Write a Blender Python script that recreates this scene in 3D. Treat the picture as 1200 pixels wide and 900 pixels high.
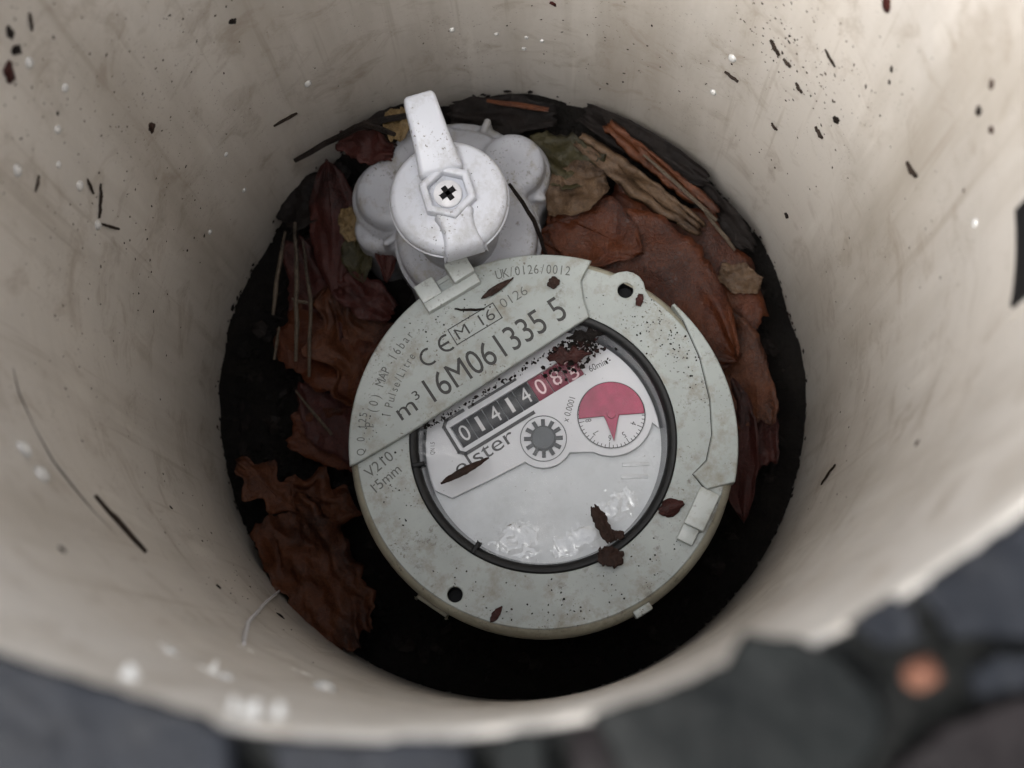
import bpy, bmesh, math, random
from mathutils import Vector, Matrix, noise, Euler
R_ = math.radians
random.seed(7)
for o in list(bpy.data.objects): bpy.data.objects.remove(o)
scene = bpy.context.scene
COL = scene.collection
MM = 0.001

# ------------------------------------------------------------------ camera
cd = bpy.data.cameras.new('camera'); cam = bpy.data.objects.new('camera', cd); COL.objects.link(cam)
cam.location = (14.87*MM, -81.404*MM, 115.482*MM)
cam.rotation_euler = (0.218, 0.037, 0)
cd.sensor_width = 36; cd.lens = 48.0
cd.clip_start = 0.005; cd.clip_end = 500
cd.dof.use_dof = True; cd.dof.focus_distance = 0.338; cd.dof.aperture_fstop = 17.0
scene.camera = cam
# ------------------------------------------------------------------ light
SUN_EL, SUN_AZ = R_(55), R_(226)          # very soft light from behind the camera
w = bpy.data.worlds.new('World'); scene.world = w; w.use_nodes = True
nt = w.node_tree; nt.nodes.clear()
sky = nt.nodes.new('ShaderNodeTexSky'); sky.sky_type = 'NISHITA'; sky.sun_disc = False
sky.sun_elevation = SUN_EL; sky.sun_rotation = SUN_AZ
sky.air_density = 1.0; sky.dust_density = 6.0; sky.ozone_density = 1.0
hs = nt.nodes.new('ShaderNodeHueSaturation'); hs.inputs['Saturation'].default_value = 0.22
bg = nt.nodes.new('ShaderNodeBackground'); bg.inputs['Strength'].default_value = 0.15
wo = nt.nodes.new('ShaderNodeOutputWorld')
nt.links.new(sky.outputs[0], hs.inputs['Color']); nt.links.new(hs.outputs[0], bg.inputs['Color']); nt.links.new(bg.outputs[0], wo.inputs['Surface'])
sd = bpy.data.lights.new('sun', 'SUN'); sd.energy = 0.5; sd.angle = R_(60); sd.color = (1, 0.97, 0.93)
sun = bpy.data.objects.new('sun', sd); COL.objects.link(sun)
to = Vector((math.sin(SUN_AZ)*math.cos(SUN_EL), math.cos(SUN_AZ)*math.cos(SUN_EL), math.sin(SUN_EL)))
sun.rotation_euler = to.to_track_quat('Z', 'Y').to_euler()
vs = scene.view_settings; vs.view_transform = 'Standard'; vs.look = 'None'; vs.gamma = 1; vs.use_curve_mapping = False
vs.exposure = 1.9
scene.cycles.max_bounces = 10; scene.cycles.transparent_max_bounces = 12

# ------------------------------------------------------------------ materials
class NB:
    """small node builder"""
    def __init__(s, name):
        s.m = bpy.data.materials.new(name); s.m.use_nodes = True
        s.t = s.m.node_tree; s.t.nodes.clear()
        s.out = s.t.nodes.new('ShaderNodeOutputMaterial')
        s.tc = s.t.nodes.new('ShaderNodeTexCoord')
        s.b = s.t.nodes.new('ShaderNodeBsdfPrincipled')
        s.t.links.new(s.b.outputs[0], s.out.inputs[0])
    def link(s, a, b): s.t.links.new(a, b)
    def noise(s, scale, detail=4, rough=0.6, stretch=(1, 1, 1), off=(0, 0, 0), dist=0):
        mp = s.t.nodes.new('ShaderNodeMapping'); mp.inputs['Scale'].default_value = stretch; mp.inputs['Location'].default_value = off
        s.link(s.tc.outputs['Object'], mp.inputs[0])
        n = s.t.nodes.new('ShaderNodeTexNoise'); n.inputs['Scale'].default_value = scale
        n.inputs['Detail'].default_value = detail; n.inputs['Roughness'].default_value = rough; n.inputs['Distortion'].default_value = dist
        s.link(mp.outputs[0], n.inputs['Vector']); return n.outputs['Fac']
    def ramp(s, fac, stops, interp='LINEAR'):
        r = s.t.nodes.new('ShaderNodeValToRGB'); r.color_ramp.interpolation = interp
        e = r.color_ramp.elements
        while len(e) < len(stops): e.new(0.5)
        for k, (p, c) in enumerate(stops):
            e[k].position = p; e[k].color = (c, c, c, 1) if isinstance(c, (int, float)) else (*c, 1)
        s.link(fac, r.inputs[0]); return r.outputs[0]
    def mix(s, fac, a, b, mode='MIX'):
        n = s.t.nodes.new('ShaderNodeMix'); n.data_type = 'RGBA'; n.blend_type = mode
        for sock, v in ((n.inputs[0], fac), (n.inputs[6], a), (n.inputs[7], b)):
            if isinstance(v, bpy.types.NodeSocket): s.link(v, sock)
            elif isinstance(v, (int, float)): sock.default_value = v if sock.type == 'VALUE' else (v, v, v, 1)
            else: sock.default_value = (*v, 1)
        return n.outputs[2]
    def math(s, op, a, b=0.5):
        n = s.t.nodes.new('ShaderNodeMath'); n.operation = op
        for sock, v in zip(n.inputs, (a, b)):
            if isinstance(v, bpy.types.NodeSocket): s.link(v, sock)
            else: sock.default_value = v
        return n.outputs[0]
    def sep(s):
        n = s.t.nodes.new('ShaderNodeSeparateXYZ'); s.link(s.tc.outputs['Object'], n.inputs[0]); return n.outputs
    def bump(s, h, strength=0.3, dist=0.001):
        n = s.t.nodes.new('ShaderNodeBump'); n.inputs['Strength'].default_value = strength; n.inputs['Distance'].default_value = dist
        s.link(h, n.inputs['Height']); s.link(n.outputs[0], s.b.inputs['Normal'])
    def set(s, color=None, rough=None, **k):
        for key, v in (('Base Color', color), ('Roughness', rough), *k.items()):
            if v is None: continue
            sock = s.b.inputs[key]
            if isinstance(v, bpy.types.NodeSocket): s.link(v, sock)
            elif isinstance(v, (int, float)): sock.default_value = v
            else: sock.default_value = (*v, 1) if len(v) == 3 else v
        return s.m
M = {}
# chamber wall: dull cream plastic, smeared and speckled
n = NB('cream_plastic')
big = n.noise(14, 5, 0.55); streak = n.noise(40, 5, 0.65, (1, 1, 0.16)); ring = n.noise(30, 4, 0.6, (0.5, 0.5, 9))
c = n.mix(n.ramp(big, [(0.3, 0), (0.7, 1)]), (0.515, 0.478, 0.43), (0.435, 0.41, 0.378))
c = n.mix(n.ramp(streak, [(0.45, 0), (0.72, 0.65)]), c, (0.27, 0.235, 0.19))
c = n.mix(n.ramp(ring, [(0.55, 0), (0.8, 0.22)]), c, (0.31, 0.275, 0.23))
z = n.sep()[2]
sm = n.noise(75, 6, 0.72, off=(9, 4, 1), dist=0.8); c = n.mix(n.ramp(sm, [(0.52, 0), (0.72, 0.6)]), c, (0.21, 0.165, 0.12))
stain_falloff = n.math('ADD', n.math('MULTIPLY', z, -4.0), n.math('MULTIPLY', n.noise(55, 5, 0.7, (1, 1, 0.3)), 0.5))   # splash dirt above the litter, deepened to paint in the light falloff
c = n.mix(n.math('MULTIPLY', n.ramp(n.math('SUBTRACT', stain_falloff, 0.55), [(0.30, 0), (0.78, 1)]), 0.88), c, (0.14, 0.108, 0.078))
sp = n.noise(1500, 2, 0.5); spm = n.math('MULTIPLY', n.ramp(sp, [(0.66, 0), (0.72, 1)]), n.ramp(n.noise(35, 3, 0.6, off=(3, 1, 2)), [(0.47, 0), (0.62, 1)]))
c = n.mix(n.math('MULTIPLY', spm, 0.8), c, (0.09, 0.07, 0.055))
scr = n.noise(220, 3, 0.7, (1, 1, 0.035), off=(6, 2, 9)); c = n.mix(n.ramp(scr, [(0.60, 0), (0.68, 0.35)]), c, (0.25, 0.21, 0.165))
drip = n.noise(150, 2, 0.5, (1, 1, 0.05), off=(1, 8, 4)); c = n.mix(n.math('MULTIPLY', n.ramp(drip, [(0.60, 0), (0.66, 0.3)]), n.ramp(n.noise(25, 3), [(0.5, 0), (0.6, 1)])), c, (0.62, 0.59, 0.54))
n.bump(n.math('ADD', n.math('MULTIPLY', streak, 0.6), n.noise(400, 3)), 0.16, 0.0006)
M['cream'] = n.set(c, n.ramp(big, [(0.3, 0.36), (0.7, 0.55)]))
# meter plastic: pale grey green, grimy
def plastic(name, a, b, dirt, rough=0.42, speck=0.63, dirtc=(0.10, 0.085, 0.065)):
    n = NB(name)
    g = n.noise(60, 5, 0.6); c = n.mix(n.ramp(g, [(0.3, 0), (0.7, 1)]), a, b)
    d = n.ramp(n.noise(150, 6, 0.72, off=(5, 2, 1)), [(0.50, 0), (0.72, 1)])
    c = n.mix(n.math('MULTIPLY', d, dirt), c, (0.17, 0.15, 0.105)); sm_ = n.math('MULTIPLY', n.ramp(n.noise(420, 5, 0.75, (1, 1, 1), off=(2, 2, 8)), [(0.55, 0), (0.66, 1)]), n.ramp(n.noise(70, 3, 0.6, off=(4, 1, 6)), [(0.50, 0), (0.64, 1)])); c = n.mix(n.math('MULTIPLY', sm_, dirt*0.95), c, (0.075, 0.06, 0.042))
    s = n.math('MULTIPLY', n.ramp(n.noise(1300, 2, 0.55, off=(1, 7, 3)), [(speck, 0), (speck+0.05, 1)]), n.ramp(n.noise(110, 3, 0.6, off=(8, 3, 3)), [(0.50, 0), (0.62, 1)]))
    c = n.mix(n.math('MULTIPLY', s, 0.85), c, dirtc)
    n.bump(n.noise(900, 3), 0.10, 0.0004)
    return n.set(c, n.math('ADD', n.math('MULTIPLY', g, 0.25), rough-0.12))
M['meter'] = plastic('meter_plastic', (0.33, 0.36, 0.35), (0.26, 0.287, 0.278), 0.85)
M['latch'] = plastic('latch_plastic', (0.43, 0.46, 0.45), (0.37, 0.40, 0.39), 0.6)
M['meter_side'] = plastic('meter_side_plastic', (0.31, 0.30, 0.24), (0.20, 0.185, 0.14), 0.9)
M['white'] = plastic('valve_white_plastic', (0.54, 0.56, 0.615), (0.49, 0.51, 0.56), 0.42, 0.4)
M['white_shade_dirt'] = plastic('valve_body_plastic', (0.33, 0.34, 0.375), (0.25, 0.258, 0.285), 0.85, 0.42, 0.6)  # same white plastic, darkened for the shade on the body, plus grime
M['dial_white'] = plastic('dial_white_print', (0.62, 0.63, 0.65), (0.58, 0.59, 0.61), 0.0, 0.5, 0.72)
M['dial_grey'] = plastic('dial_pale_plastic', (0.56, 0.58, 0.59), (0.46, 0.485, 0.495), 0.15, 0.3, 0.70)
def flat(name, col, rough=0.5, var=0.25, sc=300):
    n = NB(name); f = n.noise(sc, 4, 0.6)
    c = n.mix(n.ramp(f, [(0.3, 0), (0.7, 1)]), col, tuple(x*(1-var) for x in col)); n.bump(f, 0.12, 0.0003)
    return n.set(c, rough)
M['ink'] = flat('black_print', (0.035, 0.035, 0.034), 0.6, 0.5, 2500)
def faded(name, col, lo):      # worn print: gaps let the plastic show
    n = NB(name); f = n.noise(1800, 3, 0.6); n.set(col, 0.6, Alpha=n.ramp(f, [(lo, 0.15), (lo+0.14, 0.9)])); return n.m
M['ink_worn'] = faded('worn_black_print', (0.028, 0.028, 0.027), 0.22)
M['ink_faint'] = faded('faint_grey_print', (0.095, 0.10, 0.095), 0.26)
M['rubber'] = flat('black_rubber', (0.010, 0.0105, 0.011), 0.5, 0.4); M['rubber'].node_tree.nodes['Principled BSDF'].inputs['Specular IOR Level'].default_value = 0.25
M['seal_wall'] = flat('grey_seal_wall', (0.07, 0.075, 0.08), 0.25, 0.5, 120)
M['drum'] = flat('black_drum', (0.010, 0.0105, 0.012), 0.5)
M['drum_red'] = flat('red_drum', (0.22, 0.012, 0.04), 0.5)
M['digit'] = flat('white_digit', (0.6, 0.6, 0.6), 0.5, 0.1)
M['digit_pink'] = flat('pinkish_digit', (0.85, 0.62, 0.64), 0.5, 0.1)
M['red'] = flat('red_pointer', (0.40, 0.022, 0.085), 0.4, 0.5, 160)
M['gear'] = flat('dark_grey_gear', (0.022, 0.026, 0.028), 0.45, 0.3)
M['gear_hub'] = flat('grey_gear_centre', (0.055, 0.065, 0.07), 0.4, 0.4, 120)
M['black'] = flat('black_plastic', (0.006, 0.006, 0.007), 0.6); M['black'].node_tree.nodes['Principled BSDF'].inputs['Specular IOR Level'].default_value = 0.15
M['screw'] = flat('plastic_screw', (0.70, 0.70, 0.72), 0.35)
# clear pane: mostly see-through, mirror-like at Fresnel strength, wet and wavy
def clear(name, ior, bumps):
    n = NB(name); t = n.t; t.nodes.remove(n.b)
    tr = t.nodes.new('ShaderNodeBsdfTransparent'); gl = t.nodes.new('ShaderNodeBsdfGlossy'); gl.inputs['Roughness'].default_value = 0.03
    fr = t.nodes.new('ShaderNodeFresnel'); fr.inputs['IOR'].default_value = ior; mx = t.nodes.new('ShaderNodeMixShader')
    wet = n.math('MULTIPLY', n.ramp(n.noise(60, 3, 0.5, off=(4, 9, 2)), [(0.48, 0.0), (0.62, 1)]), n.noise(420, 3, 0.6))
    bp = t.nodes.new('ShaderNodeBump'); bp.inputs['Strength'].default_value = bumps; bp.inputs['Distance'].default_value = 0.0012
    n.link(wet, bp.inputs['Height']); n.link(bp.outputs[0], gl.inputs['Normal'])
    n.link(fr.outputs[0], mx.inputs[0]); n.link(tr.outputs[0], mx.inputs[1]); n.link(gl.outputs[0], mx.inputs[2]); n.link(mx.outputs[0], n.out.inputs[0])
    return n.m
M['glass'] = clear('meter_window_glass', 1.36, 0.35)
M['water'] = clear('water', 1.75, 0.0)
M['droplet'] = clear('bright_droplet', 1.6, 0.0)          # white diffuse mixed in below for the light a drop gathers
t = M['droplet'].node_tree; mxn = [q for q in t.nodes if q.type == 'MIX_SHADER'][0]; on = [q for q in t.nodes if q.type == 'OUTPUT_MATERIAL'][0]
df = t.nodes.new('ShaderNodeBsdfDiffuse'); df.inputs[0].default_value = (0.9, 0.9, 0.88, 1); m2 = t.nodes.new('ShaderNodeMixShader'); m2.inputs[0].default_value = 0.45
t.links.new(mxn.outputs[0], m2.inputs[1]); t.links.new(df.outputs[0], m2.inputs[2]); t.links.new(m2.outputs[0], on.inputs[0])
M['glint_white'] = flat('white_glint_and_scuff', (0.85, 0.84, 0.80), 0.35, 0.1)
LEAF = 0.22
def leafmat(name, a, b, c3, rough=0.32, sc=70):
    n = NB(name); f = n.noise(sc, 6, 0.65, dist=0.6); v = n.noise(500, 4, 0.7)
    col = n.ramp(f, [(0.28, a), (0.52, b), (0.74, c3)]); col = n.mix(n.ramp(v, [(0.5, 0), (0.8, 0.6)]), col, tuple(x*0.3 for x in a)); col = n.mix(n.ramp(n.noise(38, 5, 0.7, off=(2, 5, 7)), [(0.48, 0), (0.66, 0.85)]), col, tuple(x*0.3+0.004 for x in c3)); col = n.mix(1.0, col, (LEAF, LEAF, LEAF), 'MULTIPLY')
    vo = n.t.nodes.new('ShaderNodeTexVoronoi'); vo.feature = 'DISTANCE_TO_EDGE'; vo.inputs['Scale'].default_value = 850; n.link(n.tc.outputs['Object'], vo.inputs['Vector'])
    ve = n.ramp(vo.outputs['Distance'], [(0.0, 0), (0.12, 1)]); col = n.mix(n.math('MULTIPLY', n.math('SUBTRACT', 1.0, ve), 0.22), col, tuple(x*0.5 for x in b))
    n.bump(n.math('ADD', n.math('MULTIPLY', ve, 0.18), n.math('ADD', v, n.math('MULTIPLY', f, 1.5))), 0.5, 0.0008)
    return n.set(col, n.ramp(v, [(0.3, rough+0.1), (0.8, rough+0.4)]), **{'Specular IOR Level': 0.24})
M['leaf_orange'] = leafmat('orange_brown_leaf', (0.13, 0.022, 0.008), (0.25, 0.062, 0.014), (0.14, 0.024, 0.009))
M['leaf_rust'] = leafmat('rust_leaf', (0.19, 0.050, 0.017), (0.30, 0.095, 0.034), (0.13, 0.030, 0.012))
M['leaf_maroon'] = leafmat('maroon_leaf', (0.11, 0.020, 0.016), (0.17, 0.040, 0.030), (0.07, 0.014, 0.011))
M['leaf_tan'] = leafmat('tan_leaf', (0.20, 0.11, 0.06), (0.34, 0.21, 0.12), (0.12, 0.055, 0.03))
M['leaf_yellow'] = leafmat('yellow_leaf', (0.50, 0.30, 0.11), (0.60, 0.42, 0.2), (0.3, 0.15, 0.06))
M['leaf_green'] = leafmat('olive_leaf', (0.07, 0.065, 0.022), (0.12, 0.10, 0.035), (0.045, 0.04, 0.018))
M['leaf_dark'] = leafmat('rotten_dark_leaf', (0.012, 0.007, 0.006), (0.026, 0.015, 0.011), (0.008, 0.005, 0.004), 0.55)
M['straw'] = leafmat('pale_straw', (0.22, 0.16, 0.11), (0.32, 0.25, 0.18), (0.13, 0.085, 0.055), 0.5)
M['twig'] = leafmat('dark_twig', (0.022, 0.014, 0.011), (0.045, 0.027, 0.02), (0.015, 0.01, 0.008), 0.45)
M['wall_bit'] = leafmat('brown_wall_debris', (0.05, 0.032, 0.024), (0.10, 0.062, 0.042), (0.03, 0.018, 0.013), 0.5, 300)
M['bit'] = leafmat('brown_fragment', (0.08, 0.035, 0.024), (0.13, 0.06, 0.04), (0.05, 0.022, 0.016), 0.4, 200)
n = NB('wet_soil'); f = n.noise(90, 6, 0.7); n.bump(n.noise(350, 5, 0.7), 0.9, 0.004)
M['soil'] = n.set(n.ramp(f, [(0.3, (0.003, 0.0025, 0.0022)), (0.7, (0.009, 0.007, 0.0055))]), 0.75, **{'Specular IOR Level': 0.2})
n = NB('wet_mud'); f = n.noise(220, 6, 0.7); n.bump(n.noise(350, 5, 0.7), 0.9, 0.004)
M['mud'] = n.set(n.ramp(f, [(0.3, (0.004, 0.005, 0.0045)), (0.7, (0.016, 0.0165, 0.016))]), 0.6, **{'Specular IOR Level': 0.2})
def slate(name, a, b):
    n = NB(name); f = n.noise(160, 6, 0.65); n.bump(n.noise(420, 5, 0.65, (1, 1, 3)), 0.5, 0.001)
    return n.set(n.ramp(f, [(0.3, a), (0.7, b)]), n.ramp(f, [(0.3, 0.4), (0.7, 0.7)]), **{'Specular IOR Level': 0.11})
M['slate_blue'] = slate('blue_grey_slate', (0.0055, 0.0062, 0.008), (0.011, 0.0125, 0.016))
M['slate_green'] = slate('green_grey_slate', (0.0015, 0.002, 0.002), (0.004, 0.005, 0.0049))
M['slate_plum'] = slate('plum_slate', (0.004, 0.003, 0.0032), (0.008, 0.0062, 0.0065))
M['pebble'] = slate('orange_pebble', (0.045, 0.014, 0.008), (0.13, 0.065, 0.042))

# ------------------------------------------------------------------ helpers (all lengths in millimetres)
def link(name, me, mat, parent=None, smooth=True):
    o = bpy.data.objects.new(name, me); COL.objects.link(o)
    if mat and not me.materials: me.materials.append(M[mat] if isinstance(mat, str) else mat)
    if smooth:
        for p in me.polygons: p.use_smooth = True
    if parent: o.parent = parent
    return o
def finish(bm, name, mat, parent=None, smooth=True, sharp=40):
    bmesh.ops.remove_doubles(bm, verts=bm.verts, dist=1e-4)
    bmesh.ops.recalc_face_normals(bm, faces=bm.faces)
    bmesh.ops.scale(bm, vec=(MM, MM, MM), verts=bm.verts)
    me = bpy.data.meshes.new(name); bm.to_mesh(me); bm.free()
    if smooth and sharp: me.set_sharp_from_angle(angle=R_(sharp))
    return link(name, me, mat, parent, smooth)
def tag(o, label, cat=None, group=None, kind=None):
    if label: o['label'] = label
    if cat: o['category'] = cat
    if group: o['group'] = group
    if kind: o['kind'] = kind
    return o
def empty(name, loc, rz=0):
    o = bpy.data.objects.new(name, None); COL.objects.link(o); o.empty_display_size = 0.01
    o.location = Vector(loc)*MM; o.rotation_euler = (0, 0, rz); return o
def lathe(bm, prof, seg=64, cx=0, cy=0, a0=0, a1=2*math.pi):
    full = abs(a1-a0-2*math.pi) < 1e-6; k = seg if full else seg+1
    rows = [[bm.verts.new((cx+r*math.cos(a0+(a1-a0)*i/seg), cy+r*math.sin(a0+(a1-a0)*i/seg), z)) for i in range(k)] for r, z in prof]
    for A, B in zip(rows, rows[1:]):
        for i in range(seg):
            j = (i+1) % k; bm.faces.new((A[i], A[j], B[j], B[i]))
def circ(cx, cy, r, n=48, a0=0, a1=None):
    if a1 is None: return [(cx+r*math.cos(2*math.pi*i/n), cy+r*math.sin(2*math.pi*i/n)) for i in range(n)]
    return [(cx+r*math.cos(a0+(a1-a0)*i/n), cy+r*math.sin(a0+(a1-a0)*i/n)) for i in range(n+1)]
def plate(name, loops, z0, z1, bev, mat, parent=None, res=2):
    """flat piece with holes: first loop outside, others cut out; bevelled edges"""
    cu = bpy.data.curves.new(name, 'CURVE'); cu.dimensions = '2D'; cu.fill_mode = 'BOTH'
    for lp in loops:
        s = cu.splines.new('POLY'); s.points.add(len(lp)-1); s.use_cyclic_u = True
        for p, q in zip(s.points, lp): p.co = (q[0]*MM, q[1]*MM, 0, 1)
    cu.extrude = ((z1-z0)/2-bev)*MM; cu.bevel_depth = bev*MM; cu.bevel_resolution = res; cu.offset = -bev*MM
    t = bpy.data.objects.new('tmp', cu); COL.objects.link(t)
    me = bpy.data.meshes.new_from_object(t.evaluated_get(bpy.context.evaluated_depsgraph_get()))
    bpy.data.objects.remove(t); bpy.data.curves.remove(cu)
    for v in me.vertices: v.co.z += (z0+z1)/2*MM
    me.name = name; me.materials.clear()
    for p in me.polygons: p.use_smooth = True
    me.set_sharp_from_angle(angle=R_(35))
    return link(name, me, mat, parent)
def text_mesh(s, xs=1.0, off=0.0, spacing=1.0):
    cu = bpy.data.curves.new('t', 'FONT'); cu.body = s; cu.size = 1; cu.offset = off; cu.space_character = spacing; cu.resolution_u = 4
    t = bpy.data.objects.new('tmp', cu); COL.objects.link(t)
    me = bpy.data.meshes.new_from_object(t.evaluated_get(bpy.context.evaluated_depsgraph_get()))
    bpy.data.objects.remove(t); bpy.data.curves.remove(cu)
    for v in me.vertices: v.co.x *= xs
    return me
CAP = max(v.co.y for v in text_mesh('H').vertices)
def text(name, s, u, v, h, ang, zz, mat, parent, width=None, off=0.0, thick=0.06, spacing=1.0):
    me = text_mesh(s, 1, off, spacing); k = h/CAP
    x0 = min(q.co.x for q in me.vertices); x1 = max(q.co.x for q in me.vertices)
    kx = width/(x1-x0) if width else k
    ca, sa = math.cos(ang), math.sin(ang)
    bm = bmesh.new(); bm.from_mesh(me); bpy.data.meshes.remove(me)
    for q in bm.verts:
        x, y = (q.co.x-x0)*kx, q.co.y*k
        q.co = (u+x*ca-y*sa, v+x*sa+y*ca, zz+thick)
    return finish(bm, name, mat, parent, False)
def arc_text(name, s, r, a0, a1, h, zz, mat, parent, cx=0, cy=0, off=0.0, xs=0.8):
    bm = bmesh.new(); k = h/CAP
    for i, ch in enumerate(s):
        if ch == ' ': continue
        a = a0+(a1-a0)*i/max(1, len(s)-1)
        me = text_mesh(ch, 1, off); b2 = bmesh.new(); b2.from_mesh(me)
        xm = sum(q.co.x for q in b2.verts)/max(1, len(b2.verts))
        for q in b2.verts:
            x, y = (q.co.x-xm)*k*xs, q.co.y*k; th = a-math.pi/2
            q.co = (cx+r*math.cos(a)+x*math.cos(th)-y*math.sin(th), cy+r*math.sin(a)+x*math.sin(th)+y*math.cos(th), zz+0.06)
        b2.to_mesh(me); b2.free(); bm.from_mesh(me); bpy.data.meshes.remove(me)
    return finish(bm, name, mat, parent, False)
def tube(bm, pts, radii, seg=7):
    pts = [Vector(p) for p in pts]; rows = []
    for i, p in enumerate(pts):
        d = (pts[min(i+1, len(pts)-1)]-pts[max(i-1, 0)]).normalized()
        a = d.orthogonal().normalized(); b = d.cross(a)
        if rows:
            a = (pa-d*pa.dot(d)).normalized(); b = d.cross(a)
        pa = a; r = radii[i] if not isinstance(radii, (int, float)) else radii
        rows.append([bm.verts.new(p+(a*math.cos(2*math.pi*k/seg)+b*math.sin(2*math.pi*k/seg))*r) for k in range(seg)])
    for A, B in zip(rows, rows[1:]):
        for k in range(seg): bm.faces.new((A[k], A[(k+1) % seg], B[(k+1) % seg], B[k]))
    bm.faces.new(rows[0][::-1]); bm.faces.new(rows[-1])
def box(bm, x0, x1, y0, y1, z0, z1, bev=0.0, mat=None):
    r = bmesh.ops.create_cube(bm, size=1); vs_ = r['verts']
    for v in vs_: v.co = ((x0+x1)/2+v.co.x*(x1-x0), (y0+y1)/2+v.co.y*(y1-y0), (z0+z1)/2+v.co.z*(z1-z0))
    if mat is not None:
        for v in vs_: v.co = mat @ v.co
    if bev: bmesh.ops.bevel(bm, geom=list({e for v in vs_ for e in v.link_edges}), offset=bev, segments=2, affect='EDGES', profile=0.5)
def nz(x, y, z=0.0): return noise.noise(Vector((x, y, z)))

# ------------------------------------------------------------------ setting: ground with the hole, soil in the pit
RT, RO = 85.0, 88.2
bm = bmesh.new()
radii = [RT+0.9, 87.5, 90, 94, 100, 110, 125, 145, 170, 200, 240, 300, 400, 600, 1000, 2000, 5000, 15000, 60000]
rows = []
for r in radii:
    rows.append([bm.verts.new((r*math.cos(2*math.pi*i/96), r*math.sin(2*math.pi*i/96), 0.25-(2.8 if r > 89.5 else 0)+(0.25 if r < 89 else 1.5)*(nz(r*math.cos(2*math.pi*i/96)/14, r*math.sin(2*math.pi*i/96)/14) if r < 700 else 0))) for i in range(96)])
for A, B in zip(rows, rows[1:]):
    for i in range(96): bm.faces.new((A[i], A[(i+1) % 96], B[(i+1) % 96], B[i]))
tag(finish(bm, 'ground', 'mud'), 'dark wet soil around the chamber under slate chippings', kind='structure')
def floor_z(x, y):
    return -279+17*max(0, (y+60)/145)+10*max(0, (y-30)/55)**1.5+5*nz(x/16, y/16)+2.5*nz(x/6, y/6, 3)
bm = bmesh.new(); N = 80; g = {}
for i in range(N+1):
    for j in range(N+1):
        x, y = -RT+2*RT*i/N, -RT+2*RT*j/N
        r = math.hypot(x, y)
        if r > RT+2: continue
        g[i, j] = bm.verts.new((x, y, floor_z(x, y)))
for (i, j), v in g.items():
    q = [g.get(k) for k in ((i, j), (i+1, j), (i+1, j+1), (i, j+1))]
    if all(q): bm.faces.new(q)
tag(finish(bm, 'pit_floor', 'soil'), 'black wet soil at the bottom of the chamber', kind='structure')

# ------------------------------------------------------------------ chamber pipe
pipe = empty('chamber_pipe', (0, 0, -300)); tag(pipe, 'dirty cream plastic chamber pipe sunk in the ground around the water meter', 'pipe')
bm = bmesh.new()
zs = [-300+300*i/40 for i in range(40)]
prof = [(RT, z_+300) for z_ in zs]+[(RT, 298.6), (RT+0.35, 299.6), (RT+1.2, 300), (RO-1.0, 300), (RO-0.2, 299.5), (RO, 298.5), (RO, 100), (RO, 0)]
lathe(bm, prof, 160)
for v in bm.verts:
    a = math.atan2(v.co.y, v.co.x); r = math.hypot(v.co.x, v.co.y)
    if r < RO-0.5:
        k = 0.25*nz(math.cos(a)*3, math.sin(a)*3, v.co.z/40); v.co.x += k*math.cos(a); v.co.y += k*math.sin(a)
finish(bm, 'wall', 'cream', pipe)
def WM(ang, z_, spin=0.0, lift=0.0):
    """frame on the pipe wall: x along the wall (tangent), y up, z into the pit"""
    a = R_(ang); nrm = Vector((-math.cos(a), -math.sin(a), 0)); up = Vector((0, 0, 1)); tx = up.cross(nrm)
    m = Matrix((tx, up, nrm)).transposed().to_4x4() @ Matrix.Rotation(spin, 4, 'Z')
    p = Vector((RT*math.cos(a), RT*math.sin(a), z_))+nrm*lift
    m.translation = p*MM; return m
def wp(ang, z_, lift=0.5): a = R_(ang); return Vector(((RT-lift)*math.cos(a), (RT-lift)*math.sin(a), z_))
# dark groove that meanders along the left of the wall
bm = bmesh.new()
tube(bm, [wp(a, z_+300, 0.02) for a, z_ in ((-161.4, -112.7), (-158, -111.8), (-153.8, -113.3), (-149.4, -115), (-146.2, -118.4), (-142.8, -121.7), (-139.4, -126.7))], [0.03, 0.12, 0.05, 0.13, 0.2, 0.1, 0.03], 6)
finish(bm, 'crack', 'twig', pipe)['label'] = 'thin dirty crack in the wall'
# white lumps standing in for blurred droplet highlights near the rim
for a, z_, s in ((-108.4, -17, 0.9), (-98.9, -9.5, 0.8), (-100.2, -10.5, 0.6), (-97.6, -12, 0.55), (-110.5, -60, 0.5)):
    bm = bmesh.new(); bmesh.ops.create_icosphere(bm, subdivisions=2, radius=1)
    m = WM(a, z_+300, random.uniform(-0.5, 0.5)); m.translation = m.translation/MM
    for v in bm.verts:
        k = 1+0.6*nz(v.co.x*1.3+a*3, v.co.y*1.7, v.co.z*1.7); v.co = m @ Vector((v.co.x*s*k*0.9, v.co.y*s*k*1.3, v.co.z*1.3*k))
    finish(bm, 'glint_white', 'glint_white', pipe)
# faint pale scuffs running along the near wall
for pts in ([(-117, -66), (-114, -62)], [(-112, -61), (-109, -58)], [(-119, -119), (-116, -123)], [(-113, -126), (-110, -130)]):
    bm = bmesh.new(); p0, p1 = pts; q = [wp(p0[0]+(p1[0]-p0[0])*t, p0[1]+(p1[1]-p0[1])*t+300+0.6*nz(t*3, p0[0]), 0.0) for t in (0, .2, .4, .6, .8, 1)]; tube(bm, q, [0.05, 0.22, 0.12, 0.3, 0.15, 0.04], 6); finish(bm, 'scuff', 'glint_white', pipe)
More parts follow.
